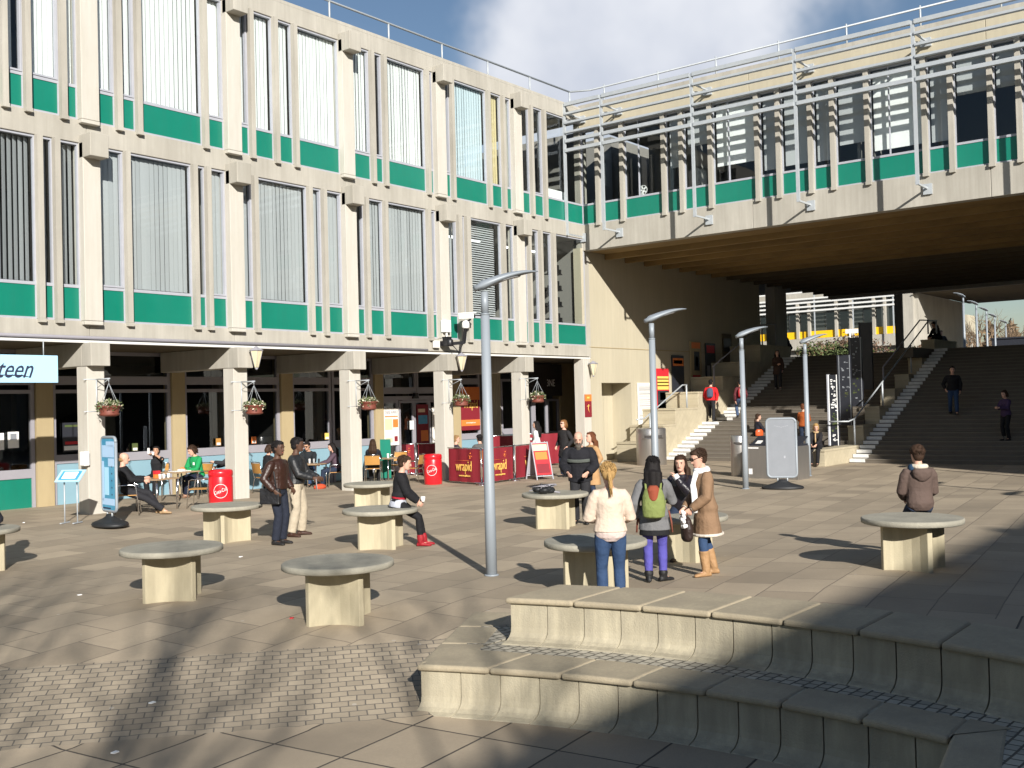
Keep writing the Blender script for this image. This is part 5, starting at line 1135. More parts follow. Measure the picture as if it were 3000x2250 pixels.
def person(label, pos, az, H=1.7, sex='f', sit=None, lean=0, head=(0, 0), hands=(DOWN, DOWN), feet=None, skin='fair', hair=('long', 'brown'), top=((.02, .02, .025), -.05, .014), legs=((.02, .025, .05), .012), shoe=(.015, .014, .014), boot=0., near=False, group=None, sleeve=.97, glasses=False, collar=None, under=None, trim=None, bulk=1., beard=None, skirt=0.):
    k = H/1.7; vox = .0095 if near else .014
    T = MALE if sex == 'm' else FEM
    pel = V((0, 0, .905*k if sit is None else sit+.105*k))
    la = R(lean); u, f, r = V((0, math.sin(la), math.cos(la))), V((0, math.cos(la), -math.sin(la))), V((1, 0, 0))
    S = lambda s, dy=0.: pel+u*(s*k)+f*(dy*k)
    sx_ = (.178 if sex == 'm' else .152)*bulk
    sh = {-1: S(.425)-r*sx_*k, 1: S(.425)+r*sx_*k}
    Rh = Matrix.Rotation(R(head[0]), 3, 'Z')@Matrix.Rotation(R(-head[1]), 3, 'X')@Matrix.Rotation(R(-lean*.35), 3, 'X')
    nk = S(.565); hc = nk+Rh@(V((0, .022, .105))*k)
    hp = lambda p: hc+Rh@(V(p)*k)
    # --- limbs by two bone reach
    def reach(a, w, l1, l2, pole):
        d = w-a; n = min(d.length, (l1+l2)*.995); d.normalize(); w = a+d*n
        q = (l1*l1-l2*l2+n*n)/(2*n); h = math.sqrt(max(0, l1*l1-q*q)); pl = pole-d*pole.dot(d); pl.normalize()
        return a+d*q+pl*h, w
    arm, leg = {}, {}
    for i, s in enumerate((-1, 1)):
        o = hands[i]; w = sh[s]+V((s*o[0], o[1], o[2]))*k
        e, w = reach(sh[s], w, .285*k, .25*k, V((s*.55, -.5, -.55))); arm[s] = (sh[s], e, w)
    if feet is None: feet = ((-.10, .0, 0, 8), (.10, .0, 0, -8)) if sit is None else ((-.11, .44, 0, 6), (.11, .40, 0, -6))
    for i, s in enumerate((-1, 1)):
        fx, fy, fz, fa = feet[i]; hj = pel+V((s*.088*k, 0, -.035*k)); an = V((fx*k, fy*k, fz+.085*k))
        kn, an = reach(hj, an, (.405 if sit is None else .425)*k, (.392 if sit is None else .405)*k, V((s*.08, 1, .25)) if sit is None else V((s*.12, .6, .8)))
        leg[s] = (hj, kn, an, R(fa), fz)
    def torso(b, infl, s0, s1, n=18, hemz=None, flare=0.):
        rs = []
        rows = [t for t in T if s0-.03 <= t[0] <= s1+.001]
        if sit is None and s0 < -.11:
            for q in np.linspace(s0, -.12, 5): g_ = (-.11-q)*flare; rs.append((S(q), r*((.172+g_)*k+infl), f*((.125+g_*.8)*k+infl)))
            rows = [t for t in T if -.07 <= t[0] <= s1+.001]
        for s, rx, ry, dy in rows: rs.append((S(s, dy), r*(rx*k*bulk+infl), f*(ry*k*bulk+infl)))
        b.rings(rs, n)
    def fingers(b, s, w, e):
        d = (w-e).normalized(); inn = V((-s, .15, -.25)); pn = (inn-d*inn.dot(d)).normalized(); la_ = d.cross(pn)*s
        b.rings([(w-d*.01, la_*.024*k, pn*.020*k), (w+d*.03*k, la_*.036*k, pn*.018*k), (w+d*.075*k, la_*.043*k, pn*.016*k), (w+d*.09*k, la_*.038*k, pn*.012*k)], 10)
        for j, (o, l) in enumerate(((-.030, .066), (-.010, .078), (.011, .072), (.031, .055))):
            a = w+d*.082*k+la_*o*k; m_ = a+(d*.9+pn*.35).normalized()*l*.5*k; t_ = m_+(d*.55+pn*.8).normalized()*l*.5*k
            b.tube([a, m_, t_], [.0098*k, .0088*k, .007*k], 7)
        a = w+d*.03*k-la_*.03*k; m_ = a+(d*.6-la_*.75+pn*.2).normalized()*.04*k; b.tube([a, m_, m_+(d*.9+pn*.35).normalized()*.032*k], [.012*k, .011*k, .008*k], 7)
    # --- body: one continuous surface
    b = MB(); torso(b, 0, -.11, .52)
    b.tube([S(.47), S(.52, .002), nk+Rh@V((0, .004, .03))*k], [.058*k, .052*k*(1.08 if sex == 'm' else .92), .050*k], 12)
    hr = [(-.118, .028, .03, .052), (-.104, .046, .050, .045), (-.078, .057, .068, .028), (-.045, .066, .082, .014), (0, .074, .094, .004), (.04, .0765, .098, -.002), (.08, .067, .086, -.007), (.105, .043, .056, -.01), (.118, .012, .016, -.012)]
    b.rings([(hp((0, dy, z)), Rh@V((rx*k, 0, 0)), Rh@V((0, ry*k, 0))) for z, rx, ry, dy in hr], 18)
    b.tube([hp((0, .090, .018)), hp((0, .106, -.012)), hp((0, .114, -.030)), hp((0, .092, -.038))], [.008*k, .012*k, .0155*k, .010*k], 8)
    b.ell(hp((0, .088, -.088)), (.018*k, .018*k, .014*k), None, 0, 8, 6); b.ell(hp((0, .084, .030)), (.050*k, .018*k, .010*k), Rh, 0, 10, 6)
    for s in (-1, 1):
        b.ell(hp((s*.077, -.008, -.008)), (.010*k, .020*k, .031*k), Rh, 0, 8, 6)
        a, e, w = arm[s]; b.tube([a-r*s*.02*k, a.lerp(e, .12), a.lerp(e, .6), e, e.lerp(w, .3), w], [.052*k, .052*k, .043*k, .039*k, .040*k, .026*k], 12)
        fingers(b, s, w, e)
        hj, kn, an, fa, fz = leg[s]; b.tube([hj, hj.lerp(kn, .25), hj.lerp(kn, .7), kn, kn.lerp(an, .28), kn.lerp(an, .7), an], [.085*k, .083*k, .064*k, .054*k, .056*k, .040*k, .034*k], 12)
        fd = V((math.sin(-fa), math.cos(fa), 0)); b.tube([an, an-V((0, 0, .04))*k+fd*.03*k, V((an.x, an.y, fz+.035*k))+fd*.10*k], [.034*k, .036*k, .026*k], 8)
    root = shaper(b.build('person', SK[skin]), vox, 2); root.location = pos; root.rotation_euler = (0, 0, R(az-90)); tag(root, label, 'person', group)
    def sub(bb, name, m, v=None, it=3, par=root):
        o = bb.build(name, m, par, world=False); return shaper(o, v or vox, it) if v != 0 else o
    # --- face
    b = MB()
    for s in (-1, 1): b.ell(hp((s*.031, .0895, .010)), (.0125*k, .008*k, .0062*k), Rh, 0, 10, 6); b.ell(hp((s*.032, .0955, .033)), (.019*k, .006*k, .0042*k), Rh, 0, 8, 5)
    sub(b, 'eyes', 'eye', 0); b = MB(); b.ell(hp((0, .0925, -.064)), (.023*k, .008*k, .0075*k), Rh, 0, 10, 6); sub(b, 'lips', 'lip', 0)
    if glasses:
        b = MB()
        for s in (-1, 1): b.ell(hp((s*.034, .100, .010)), (.030*k, .008*k, .021*k), Rh, 0, 12, 6); b.tube([hp((s*.062, .090, .016)), hp((s*.080, .0, .012))], .004*k, 5)
        b.tube([hp((-.02, .105, .016)), hp((.02, .105, .016))], .004*k, 5); sub(b, 'sunglasses', 'shade', 0)
    # --- hair
    st, hcol = hair
    b = MB()
    if st != 'bald':
        b.ell(hp((0, -.022, .032)), (.0865*k, .103*k, .096*k), Rh, 0, 18, 12); b.ell(hp((0, -.048, -.022)), (.080*k, .070*k, .085*k), Rh, 0, 14, 10)
        b.ell(hp((0, .045, .085)), (.062*k, .045*k, .034*k), Rh, 0, 12, 8)
        if st in ('long', 'loose'):
            L_ = .34 if st == 'long' else .24
            for x_, y_, w_ in ((0, -.075, .075), (-.05, -.06, .055), (.05, -.06, .055), (-.072, -.01, .032), (.072, -.01, .032)):
                l_ = L_*(1 if abs(x_) < .06 else .8)
                b.tube([hp((x_, y_, .03)), hp((x_*1.15, y_-.01, -.09)), nk+V((x_*1.3, y_-.03, .0))*k, nk+V((x_*1.45, y_-.045+(0 if abs(x_) < .06 else .05), -l_*.55))*k-f*0, nk+V((x_*1.3, y_-.04+(0 if abs(x_) < .06 else .06), -l_))*k], [w_*.8*k, w_*k, w_*k, w_*.85*k, w_*.35*k], 10)
        if st == 'bob':
            for s in (-1, 1): b.tube([hp((s*.06, -.02, .04)), hp((s*.078, -.015, -.05)), hp((s*.070, -.01, -.115))], [.04*k, .036*k, .02*k], 10)
            b.tube([hp((0, -.08, .02)), hp((0, -.09, -.07)), hp((0, -.075, -.125))], [.07*k, .075*k, .05*k], 12)
        if st == 'pony':
            b.ell(hp((0, -.105, -.045)), (.03*k, .03*k, .03*k)); b.tube([hp((0, -.11, -.05)), hp((0, -.135, -.12)), hp((0, -.13, -.20)), hp((0, -.12, -.27))], [.028*k, .03*k, .024*k, .008*k], 10)
        if st == 'bun': b.ell(hp((0, -.10, .055)), (.05*k, .045*k, .045*k)); b.ell(hp((.01, -.12, .02)), (.03*k, .03*k, .04*k))
        if st == 'curly':
            rn = random.Random(5)
            for _ in range(40):
                d = V((rn.gauss(0, 1), rn.gauss(-.5, .8), abs(rn.gauss(.4, .7)))).normalized(); b.ell(hp((d.x*.088, -.02+d.y*.10, .03+d.z*.095)), (.026*k,)*3, None, 0, 7, 5)
        o = sub(b, 'hair', HM[hcol], .009 if near else .012, 8)
        rn = random.Random(len(label)); b = MB()
        for _ in range(260 if near else 70):      # loose locks over the smooth mass
            d = V((rn.gauss(0, 1), rn.gauss(-.35, .9), rn.gauss(.35, .8))).normalized()
            if d.y > .35 and d.z < .45: continue
            q0 = V((d.x*.087, -.024+d.y*.104, .030+d.z*.097)); tdir = V((d.x*.3, -.25+d.y*.3, -1.)); tdir = (tdir-d*tdir.dot(d)).normalized(); l_ = rn.uniform(.02, .055)
            sd2 = d.cross(tdir)*rn.uniform(-.012, .012)
            b.tube([hp(q0*.97), hp(q0+tdir*l_*.5+d*.004+sd2), hp(q0+tdir*l_-d*rn.uniform(-.004, .008)+sd2*2)], [.005*k, .0045*k, .001*k], 4)
        if st in ('long', 'loose', 'bob'):
            L_ = {'long': .36, 'loose': .26, 'bob': -.02}[st]
            for _ in range(170 if near else 50):
                x_ = rn.uniform(-.088, .088); y_ = -.03-.055*math.sqrt(max(0, 1-(x_/.09)**2)); l_ = L_*rn.uniform(.75, 1.08)*(1 if abs(x_) < .06 else .85); j_ = lambda: rn.uniform(-.012, .012)
                pts = [hp((x_*.9, y_, .04)), hp((x_*1.15+j_(), y_-.020, -.07)), hp((x_*1.2+j_(), y_-.02+j_(), -.13))]
                if st != 'bob': pts += [nk+V((x_*1.4+j_()*1.5, y_-.055+j_(), -l_*.45))*k, nk+V((x_*1.35+j_()*2, y_-.058+j_()*1.5, -l_))*k]
                b.tube(pts, [.007*k]*(len(pts)-1)+[.001*k], 4)
        if st == 'pony':
            for _ in range(40):
                j_ = lambda: rn.uniform(-.018, .018); b.tube([hp((j_(), -.118+j_()*.4, -.05)), hp((j_(), -.15+j_(), -.12)), hp((j_()*1.3, -.145+j_(), -.20)), hp((j_()*1.2, -.13+j_(), -.27-rn.random()*.05))], [.005*k, .006*k, .005*k, .001*k], 4)
        b.build('locks', HM[hcol], o, world=False)
    else:
        b.ell(hp((0, -.045, -.03)), (.0785*k, .062*k, .058*k), Rh, 0, 16, 10); sub(b, 'hair', HM[hcol], 0)
    if beard:
        b = MB(); b.ell(hp((0, .055, -.10)), (.062*k, .055*k, .050*k), Rh, 0, 14, 8); b.tube([hp((0, .07, -.11)), hp((0, .085, -.20)), hp((0, .075, -.26))], [.055*k, .045*k, .015*k], 10)
        for s in (-1, 1): b.tube([hp((s*.07, .02, -.02)), hp((s*.06, .05, -.085))], [.014*k, .022*k], 7)
        b.tube([hp((-.04, .085, -.052)), hp((0, .104, -.046)), hp((.04, .085, -.052))], .010*k, 6)
        sub(b, 'beard', HM[beard], .008, 2)
    # --- clothes
    lc, lw = legs
    b = MB(); torso(b, .008, -.11, .10)
    for s in (-1, 1):
        hj, kn, an, fa, fz = leg[s]; end = an+V((0, 0, .0))
        b.tube([hj, hj.lerp(kn, .25), hj.lerp(kn, .7), kn, kn.lerp(an, .35), kn.lerp(an, .75), end], [.087*k+lw*.8, .085*k+lw*.8, .066*k+lw, .056*k+lw, .054*k+lw*1.3, .042*k+lw*1.7, .040*k+lw*1.7], 14)
    sub(b, 'trousers', cloth(lc))
    for s in (-1, 1):
        hj, kn, an, fa, fz = leg[s]; fd = V((math.sin(-fa), math.cos(fa), 0)); sd_ = V((fd.y, -fd.x, 0)); b = MB(); g_ = V((an.x, an.y, fz))
        rs = []
        for y_, w_, h_ in ((-.075, .018, .03), (-.065, .034, .065), (-.02, .039, .085), (.05, .042, .07), (.11, .047, .055), (.16, .040, .045), (.185, .02, .03)): rs.append((g_+fd*y_*k+V((0, 0, h_*.5*k)), sd_*w_*k, V((0, 0, h_*.5*k))))
        b.rings(rs, 12); b.tube([g_+V((0, 0, .04*k)), an, an.lerp(kn, .03+boot*.5), an.lerp(kn, .05+boot)], [.042*k, .044*k+(.012 if boot else 0), .046*k+(.018 if boot else 0), .046*k+(.026 if boot > .3 else .008)], 12)
        sub(b, 'boot' if boot else 'shoe', cloth(shoe, .6, .4), .011, 2)
    tc_, hem, ti = top[:3]; tr_ = top[3] if len(top) > 3 else .85
    if under: b = MB(); torso(b, .012 if hem > -.09 else ti*.6, hem-under[1], hem+.12, flare=.12); sub(b, 'shirt', cloth(under[0]))
    b = MB(); torso(b, ti, hem, .485 if collar is None else .49, flare=.16+skirt)
    for s in (-1, 1):
        a, e, w = arm[s]; we = e.lerp(w, sleeve); a_ = S(.432)+r*s*(sx_-.085)*k
        b.tube([a_, a-u*.008*k, a.lerp(e, .18), a.lerp(e, .6), e, e.lerp(we, .5), we], [.040*k+ti*.4, (.050*k)+ti*.7, (.055*k)+ti*.9, .046*k+ti, .043*k+ti, .038*k+ti, .031*k+ti*.8], 14)
    b.tube([S(.44), S(.495, -.002)], [.10*k*(1 if sex == 'm' else .85), .064*k+ti*.5], 14)
    jk = sub(b, 'jacket' if hem > -.2 else 'coat', cloth(tc_, tr_, .3 if tr_ > .8 else .5))
    if trim:
        b = MB(); g_ = (-.11-hem)*.16; c_ = S(hem+.01); n_ = 20
        b.tube([c_+r*((.175+g_)*k+ti)*math.cos(2*math.pi*j/n_)+f*((.128+g_*.8)*k+ti)*math.sin(2*math.pi*j/n_) for j in range(n_+1)], .022*k, 8, cap=False)
        sub(b, 'fur_trim', cloth(trim), .01, 1)
        for s in (-1, 1): a, e, w = arm[s]; b = MB(); b.tube([e.lerp(w, .9), e.lerp(w, 1.0)], .052*k, 10); sub(b, 'cuff', cloth(trim), .01, 1)
    if collar:
        b = MB(); n_ = 16; cm, cr = collar
        b.tube([S(.495, .012+.0)+r*(.068*k)*math.cos(2*math.pi*j/n_)+f*(.070*k)*math.sin(2*math.pi*j/n_)+u*(.012*k*math.sin(2*math.pi*j/n_+2)) for j in range(n_+1)], cr*k, 8, cap=False)
        sub(b, 'scarf', cloth(cm), .01, 1)
    rz = R(az-90)
    W = lambda p: V(pos)+Matrix.Rotation(rz, 3, 'Z')@V(p)
    return dict(root=root, S=S, W=W, arm=arm, hp=hp, r=r, f=f, u=u, k=k, rz=rz, sub=sub, nk=nk, leg=leg)
def loose(name, label, cat, P, b, m, vox=0, it=1, group=None):
    """a carried thing modelled in the carrier's frame, standing on its own"""
    o = b.build(name, m); o.location = P['root'].location; o.rotation_euler = P['root'].rotation_euler; tag(o, label, cat, group)
    return shaper(o, vox, it) if vox else o
BLK, CHAR, NAVY, JEAN, DJEAN, KHAKI = (.011, .011, .013), (.03, .03, .034), (.012, .016, .035), (.06, .10, .20), (.018, .028, .055), (.42, .36, .27)
DEN = (.03, .06, .13)
def seatpos(u_, v_, h): p = top_at(u_, v_, h); return p
def at_depth(u_, dep): p = GD(u_, 1000, dep); return V((p.x, p.y, gz(p.x, p.y)))
def step_at(u_, v_):
    best = None
    for i in range(0, 31):
        z = RISE*i; p = G(u_, v_, 2, z); x0 = SX+RUN*(i-1) if p.y < YD0 or i <= 10 else UX+RUN*(i-11); x1 = x0+RUN
        e_ = 0 if x0 <= p.x <= x1 else min(abs(p.x-x0), abs(p.x-x1))
        if best is None or e_ < best[0]: best = (e_, V((min(max(p.x, x0+.1), x1), p.y, z)))
    return best[1]
# ---- standing pair on the left
P = person('man in a brown leather jacket carrying a black shoulder bag, left of the standing pair', ground_at(603, 1176), -72, 1.80, 'm', head=(-8, 4), hands=(POCKET, POCKET), skin='dark', hair=('short', 'black'), top=((.034, .013, .008), -.02, .028, .42), legs=((.016, .020, .034), .018), near=True, bulk=1.08)
b = MB(); c_ = P['S'](-.10)+P['r']*.24; b.obox(c_, (.10, .36, .27), Matrix.Rotation(R(6), 3, 'Z')); bg_ = loose('shoulder_bag', 'black leather shoulder bag at the hip of the brown jacketed man', 'bag', P, b, cloth(BLK, .45, .5), .012, 3)
b = MB(); b.tube([c_+V((0, .12, .13)), P['S'](.3)+P['r']*.20+P['f']*.05, P['S'](.47)+P['r']*.12, P['S'](.3)+P['r']*.21-P['f']*.06, c_+V((0, -.12, .13))], .012, 6); b.build('strap', 'black', bg_, world=False)
P = person('man in black jacket, pale khaki trousers and red strap, right of the standing pair', ground_at(643, 1158), -58, 1.82, 'm', head=(10, 8), hands=((-.02, .34, -.34), (-.06, .33, -.33)), skin='dark', hair=('short', 'black'), top=((.016, .017, .019), -.02, .024, .5), legs=(KHAKI, .026), shoe=(.05, .022, .014), feet=((-.15, .02, 0, 16), (.15, -.06, 0, -16)), near=True, bulk=1.08)
b = MB(); b.bar(P['S'](.44)-P['r']*.10-P['f']*.13, P['S'](.12)+P['r']*.16-P['f']*.13, .045, .012); P['sub'](b, 'strap', 'redp', 0)
b = MB(); b.tube([P['arm'][1][2]+V((0, .06, -.02)), P['arm'][1][2]+V((0, .08, -.22))], .006, 5); loose('camera_cord', 'thin cord hanging from the hands of the khaki trousered man', 'cord', P, b, 'alum')
# ---- woman on the table, red boots
sp = seatpos(861, 1096, .65)
P = person('woman in black with a red belt and red boots sitting on a round table', sp, -50, 1.66, 'f', sit=.65, lean=8, head=(0, 12), hands=((-.07, .27, -.42), (-.08, .27, -.43)), hair=('bun', 'brown'), top=(BLK, .10, .032), legs=((.010, .010, .012), .006), shoe=(.30, .012, .02), boot=.26, feet=((-.08, .42, 0, 6), (.08, .37, 0, -6)), near=True)
b = MB(); S = P['S']
b.rings([(S(q), P['r']*w_*P['k'], P['f']*d_*P['k']) for q, w_, d_ in ((.04, .17, .128), (.07, .172, .13), (.12, .158, .122), (.13, .15, .118))], 18); P['sub'](b, 'red_belt', cloth((.38, .015, .03)), .012, 2)
b = MB(); b.rings([(S(q), P['r']*w_*P['k'], P['f']*d_*P['k']) for q, w_, d_ in ((-.10, .19, .16), (-.05, .195, .155), (.03, .175, .132), (.05, .16, .12))], 18); P['sub'](b, 'shirt', cloth((.42, .44, .50)), .012, 2)
b = MB(); w_ = P['arm'][1][2]+V((-.03, .09, -.01)); b.lathe([(.03, 0), (.04, .09)], tuple(w_), 12); loose('paper_cup', 'white paper cup held by the woman in red boots', 'cup', P, b, 'white')
# ---- bearded man, sunglasses man, tan coat
P = person('bald bearded man in a bulky black jacket standing behind the round table', ground_at(1256, 1132), 206, 1.80, 'm', lean=9, head=(6, 22), hands=((-.02, .22, -.38), (-.02, .22, -.38)), hair=('bald', 'grey'), beard='grey', top=((.013, .013, .017), -.12, .052), legs=((.02, .02, .023), .022), near=True, bulk=1.12)
b = MB(); b.rings([(P['S'](q, .045), P['r']*.235*P['k'], P['f']*.155*P['k']) for q in (.245, .26, .285, .30)], 18); P['sub'](b, 'chest_band', cloth((.085, .095, .085)), 0)
P = person('man in sunglasses and dark coat standing by the corner column', ground_at(1221, 1030), 165, 1.80, 'm', head=(4, 0), hands=(POCKET, POCKET), hair=('bob', 'ginger'), top=((.018, .017, .018), -.30, .024), legs=(DJEAN, .016), glasses=True, under=((.10, .095, .10), .0))
P = person('woman with long auburn hair in a tan coat near the bearded man', ground_at(1281, 1092), 158, 1.66, 'f', head=(-6, 0), hands=(POCKET, FOLD), hair=('long', 'auburn'), top=((.40, .235, .11), -.42, .022), legs=(DJEAN, .010))
# ---- group by the ledge
q_ = GD(1317, 1100, 11.75); P = person('blonde woman in a cream jacket and jeans seen from behind', V((q_.x, q_.y, gz(q_.x, q_.y))), 40, 1.66, 'f', head=(0, 20), hands=((-.03, .27, -.31), (-.02, .26, -.33)), hair=('pony', 'blond'), top=((.62, .50, .40), -.02, .026), legs=(DEN, .010), under=((.62, .50, .46), .09), near=True, feet=((-.10, 0, 0, 5), (.10, 0, 0, -5)))
P = person('long haired woman in a grey coat and purple trousers with a green backpack', ground_at(1417, 1257), 30, 1.60, 'f', head=(-20, 4), hands=((.06, .06, -.48), (-.02, .32, -.22)), hair=('long', 'black'), top=((.155, .155, .16), -.20, .026), legs=((.085, .075, .33), .008), shoe=(.012, .012, .013), boot=.14, under=(BLK, .07), near=True, feet=((-.09, 0, 0, 4), (.10, .04, 0, -50)))
S = P['S']; b = MB(); c_ = S(.20)-P['f']*.225
b.rings([(c_+V((0, 0, z)), P['r']*w_, P['f']*d_) for z, w_, d_ in ((-.21, .09, .05), (-.19, .135, .085), (-.08, .15, .10), (.06, .14, .095), (.15, .11, .075), (.18, .05, .04))], 16); bp_ = loose('backpack', 'olive green backpack with a rust coloured flap on the grey coated woman', 'backpack', P, b, cloth((.20, .24, .075)), .012, 2)
b = MB(); b.rings([(c_+V((0, -.015, z)), P['r']*w_, P['f']*d_) for z, w_, d_ in ((.01, .05, .09), (.05, .085, .095), (.15, .085, .085), (.20, .05, .05))], 14); o = b.build('flap', cloth((.26, .06, .03)), bp_, world=False); shaper(o, .012, 2)
b = MB()
for s in (-1, 1): b.tube([c_+P['r']*s*.09+V((0, 0, .15)), S(.455)+P['r']*s*.10-P['f']*.06, S(.44)+P['r']*s*.12+P['f']*.09, S(.2)+P['r']*s*.15+P['f']*.11, c_+P['r']*s*.12-V((0, 0, .15))], .014, 6)
b.build('strap', cloth((.2, .24, .075)), bp_, world=False)
b = MB()
for s in (-1, 1): b.tube([S(.05)+P['r']*s*.185, S(-.1)+P['r']*s*.215+P['f']*.02, S(-.24)+P['r']*s*.225+P['f']*.01], [.022, .026, .018], 6, rv=.012)
P['sub'](b, 'scarf_end', cloth((.22, .07, .045)), 0)
sp = seatpos(1476, 1108, .65)
P = person('dark haired woman in a shiny black jacket sitting on the table, hand at her mouth', sp, 182, 1.64, 'f', sit=.65, lean=4, head=(18, 8), hands=((-.10, .24, .02), (.0, .34, -.30)), hair=('long', 'brown'), top=((.016, .013, .018), -.03, .028, .35), legs=(DJEAN, .012), shoe=(.05, .03, .02), boot=.4, feet=((-.08, .44, 0, 6), (.10, .38, 0, -6)), near=True)
b = MB(); a_, e_, w_ = P['arm'][-1]; b.tube([e_.lerp(w_, .72), w_+(w_-e_).normalized()*.06], [.045, .05], 10); P['sub'](b, 'white_cuff', cloth((.72, .72, .74)), .012, 2)
P = person('woman in a brown sheepskin coat, white scarf and tan boots facing left', ground_at(1528, 1243), 140, 1.66, 'f', lean=3, head=(4, 18), hands=((-.06, .21, -.43), (-.02, .22, -.44)), hair=('bun', 'brown'), top=((.235, .145, .085), -.36, .030), legs=(DEN, .008), shoe=(.36, .21, .10), boot=.62, trim=(.62, .56, .48), collar=((.78, .77, .76), .048), glasses=True, near=True, feet=((-.09, .05, 0, 10), (.10, -.14, 0, -12)))
S = P['S']; b = MB(); b.tube([S(.48, .10)-P['r']*.04, S(.30, .165)-P['r']*.05, S(.08, .16)-P['r']*.05, S(-.06, .17)-P['r']*.05], [.045, .05, .048, .035], 10, rv=.022); P['sub'](b, 'scarf_end', cloth((.78, .77, .76)), .012, 2)
w_ = P['arm'][-1][2]; b = MB(); b.rings([(w_+V((.03, .06, z)), V((.11*q, 0, 0)), V((0, .07*q, 0))) for z, q in ((-.42, .6), (-.38, 1), (-.25, 1.1), (-.14, .8), (-.10, .4))], 14); b.tube([w_+V((.0, .05, -.12)), w_+V((.02, .05, .0)), w_+V((.06, .07, -.12))], .01, 5); bg_ = loose('handbag', 'dark brown handbag with white pompoms held by the sheepskin coat woman', 'bag', P, b, cloth((.03, .018, .015), .5), .012, 2)
b = MB(); rn = random.Random(3)
for _ in range(14): b.ell(w_+V((rn.uniform(-.08, .04), .12+rn.uniform(-.03, .03), -rn.uniform(.02, .24))), (.03, .026, .03), None, 0, 8, 6)
b.build('pompom', cloth((.78, .77, .76)), bg_, world=False)
# ---- person on the right table
sp = seatpos(1988, 1102, .65)
P = person('person in a brown hooded coat seen from behind on the right table', sp, 38, 1.66, 'm', sit=.65, lean=2, head=(4, 6), hands=((-.05, .26, -.38), (-.05, .26, -.38)), hair=('curly', 'brown'), top=((.105, .072, .060), -.08, .026), legs=(DJEAN, .014), feet=((-.10, .46, 0, 6), (.10, .40, 0, -6)), near=True, bulk=.96)
b = MB(); S = P['S']; n_ = 16
b.tube([S(.50, -.01)+P['r']*.085*math.cos(2*math.pi*j/n_)+P['f']*(.085*math.sin(2*math.pi*j/n_)-.015) for j in range(n_+1)], .036, 8, cap=False); P['sub'](b, 'hood_lining', cloth((.62, .55, .45)), .011, 1)
b = MB(); b.rings([(S(q, -.13-.0), P['r']*w_, P['f']*d_) for q, w_, d_ in ((.30, .05, .03), (.36, .12, .06), (.43, .14, .075), (.475, .11, .06))], 16); P['sub'](b, 'hood', cloth((.105, .072, .060)), .012, 2)
b = MB(); b.ell(S(.475, -.02)-P['r']*.105, (.05, .07, .06)); P['sub'](b, 'blue_scarf', cloth((.02, .05, .10)), .012, 3)
# ---- left edge
sp = seatpos(-20, 1136, .65); P = person('person in dark clothes cut off by the left picture edge, sitting on a table', sp, 196, 1.68, 'f', sit=.65, lean=12, head=(10, 14), hands=(LAP, LAP), hair=('loose', 'black'), top=((.02, .02, .03), -.06, .03), legs=((.018, .016, .022), .014), shoe=BLK, feet=((-.09, .46, 0, 6), (.09, .42, 0, -6)), near=True)
# ---- people on the steps
WALK = ((-.09, .20, 0, 4), (.09, -.20, .04, -4))
UPST = ((-.09, .22, .15, 4), (.09, -.10, 0, -4))
P = person('person in a bright red jacket with a grey blue backpack climbing the left steps', step_at(1537, 911), 18, 1.74, 'm', lean=6, hands=((.03, .2, -.45), (.05, -.1, -.5)), hair=('short', 'black'), top=((.55, .015, .02), -.03, .026), legs=((.015, .015, .018), .014), feet=UPST)
b = MB(); b.rings([(P['S'](q, -.22), P['r']*w_, P['f']*d_) for q, w_, d_ in ((.04, .09, .05), (.08, .13, .09), (.25, .14, .10), (.40, .11, .07), (.43, .05, .03))], 14); loose('backpack', 'grey blue backpack on the climber in the bright red jacket', 'backpack', P, b, cloth((.06, .08, .13)), .016, 2)
P = person('person in jeans with a red striped backpack climbing the left steps', step_at(1590, 911), 40, 1.70, 'f', lean=5, hands=(DOWN, (.05, .15, -.46)), hair=('short', 'black'), top=((.10, .02, .025), -.02, .024), legs=((.05, .08, .15), .012), feet=UPST)
b = MB(); b.rings([(P['S'](q, -.22), P['r']*w_, P['f']*d_) for q, w_, d_ in ((.04, .09, .05), (.08, .15, .09), (.28, .16, .10), (.40, .12, .07), (.43, .05, .03))], 14); bg_ = loose('backpack', 'red and white striped backpack on the climber in jeans', 'backpack', P, b, cloth((.42, .015, .025)), .016, 2)
b = MB()
for x_ in (-.09, -.03, .03, .09): b.tube([P['S'](.10, -.325+abs(x_)*.25)+P['r']*x_, P['S'](.25, -.335+abs(x_)*.25)+P['r']*x_, P['S'](.38, -.305+abs(x_)*.2)+P['r']*x_*.9], .009, 5)
b.build('stripe', 'paper', bg_, world=False)
q_ = step_at(1643, 942); P = person('dark haired woman with an orange bag sitting on the steps behind the grey sign', q_, -45, 1.66, 'f', sit=0., lean=5, head=(0, 0), hands=(LAP, LAP), hair=('pony', 'brown'), top=((.014, .014, .022), -.04, .026), legs=(BLK, .012), feet=((-.09, .55, -.3, 4), (.09, .5, -.3, -4)))
b = MB(); c_ = P['S'](.05)+P['r']*.24; b.rings([(c_+V((0, 0, z)), V((.07*q, 0, 0)), V((0, .16*q, 0))) for z, q in ((-.14, .6), (-.11, 1), (.06, 1), (.13, .6))], 14); loose('handbag', 'shiny orange handbag beside the woman sitting on the steps', 'bag', P, b, mat('orange leather', (.50, .085, .02), .3, coat=.4), .012, 2)
P = person('person in a rust orange jumper standing behind the recycling bin', step_at(1726, 972), 10, 1.66, 'f', head=(-30, 0), hands=(HOLD, HOLD), hair=('short', 'auburn'), top=((.32, .075, .015), -.06, .022), legs=(DJEAN, .012))
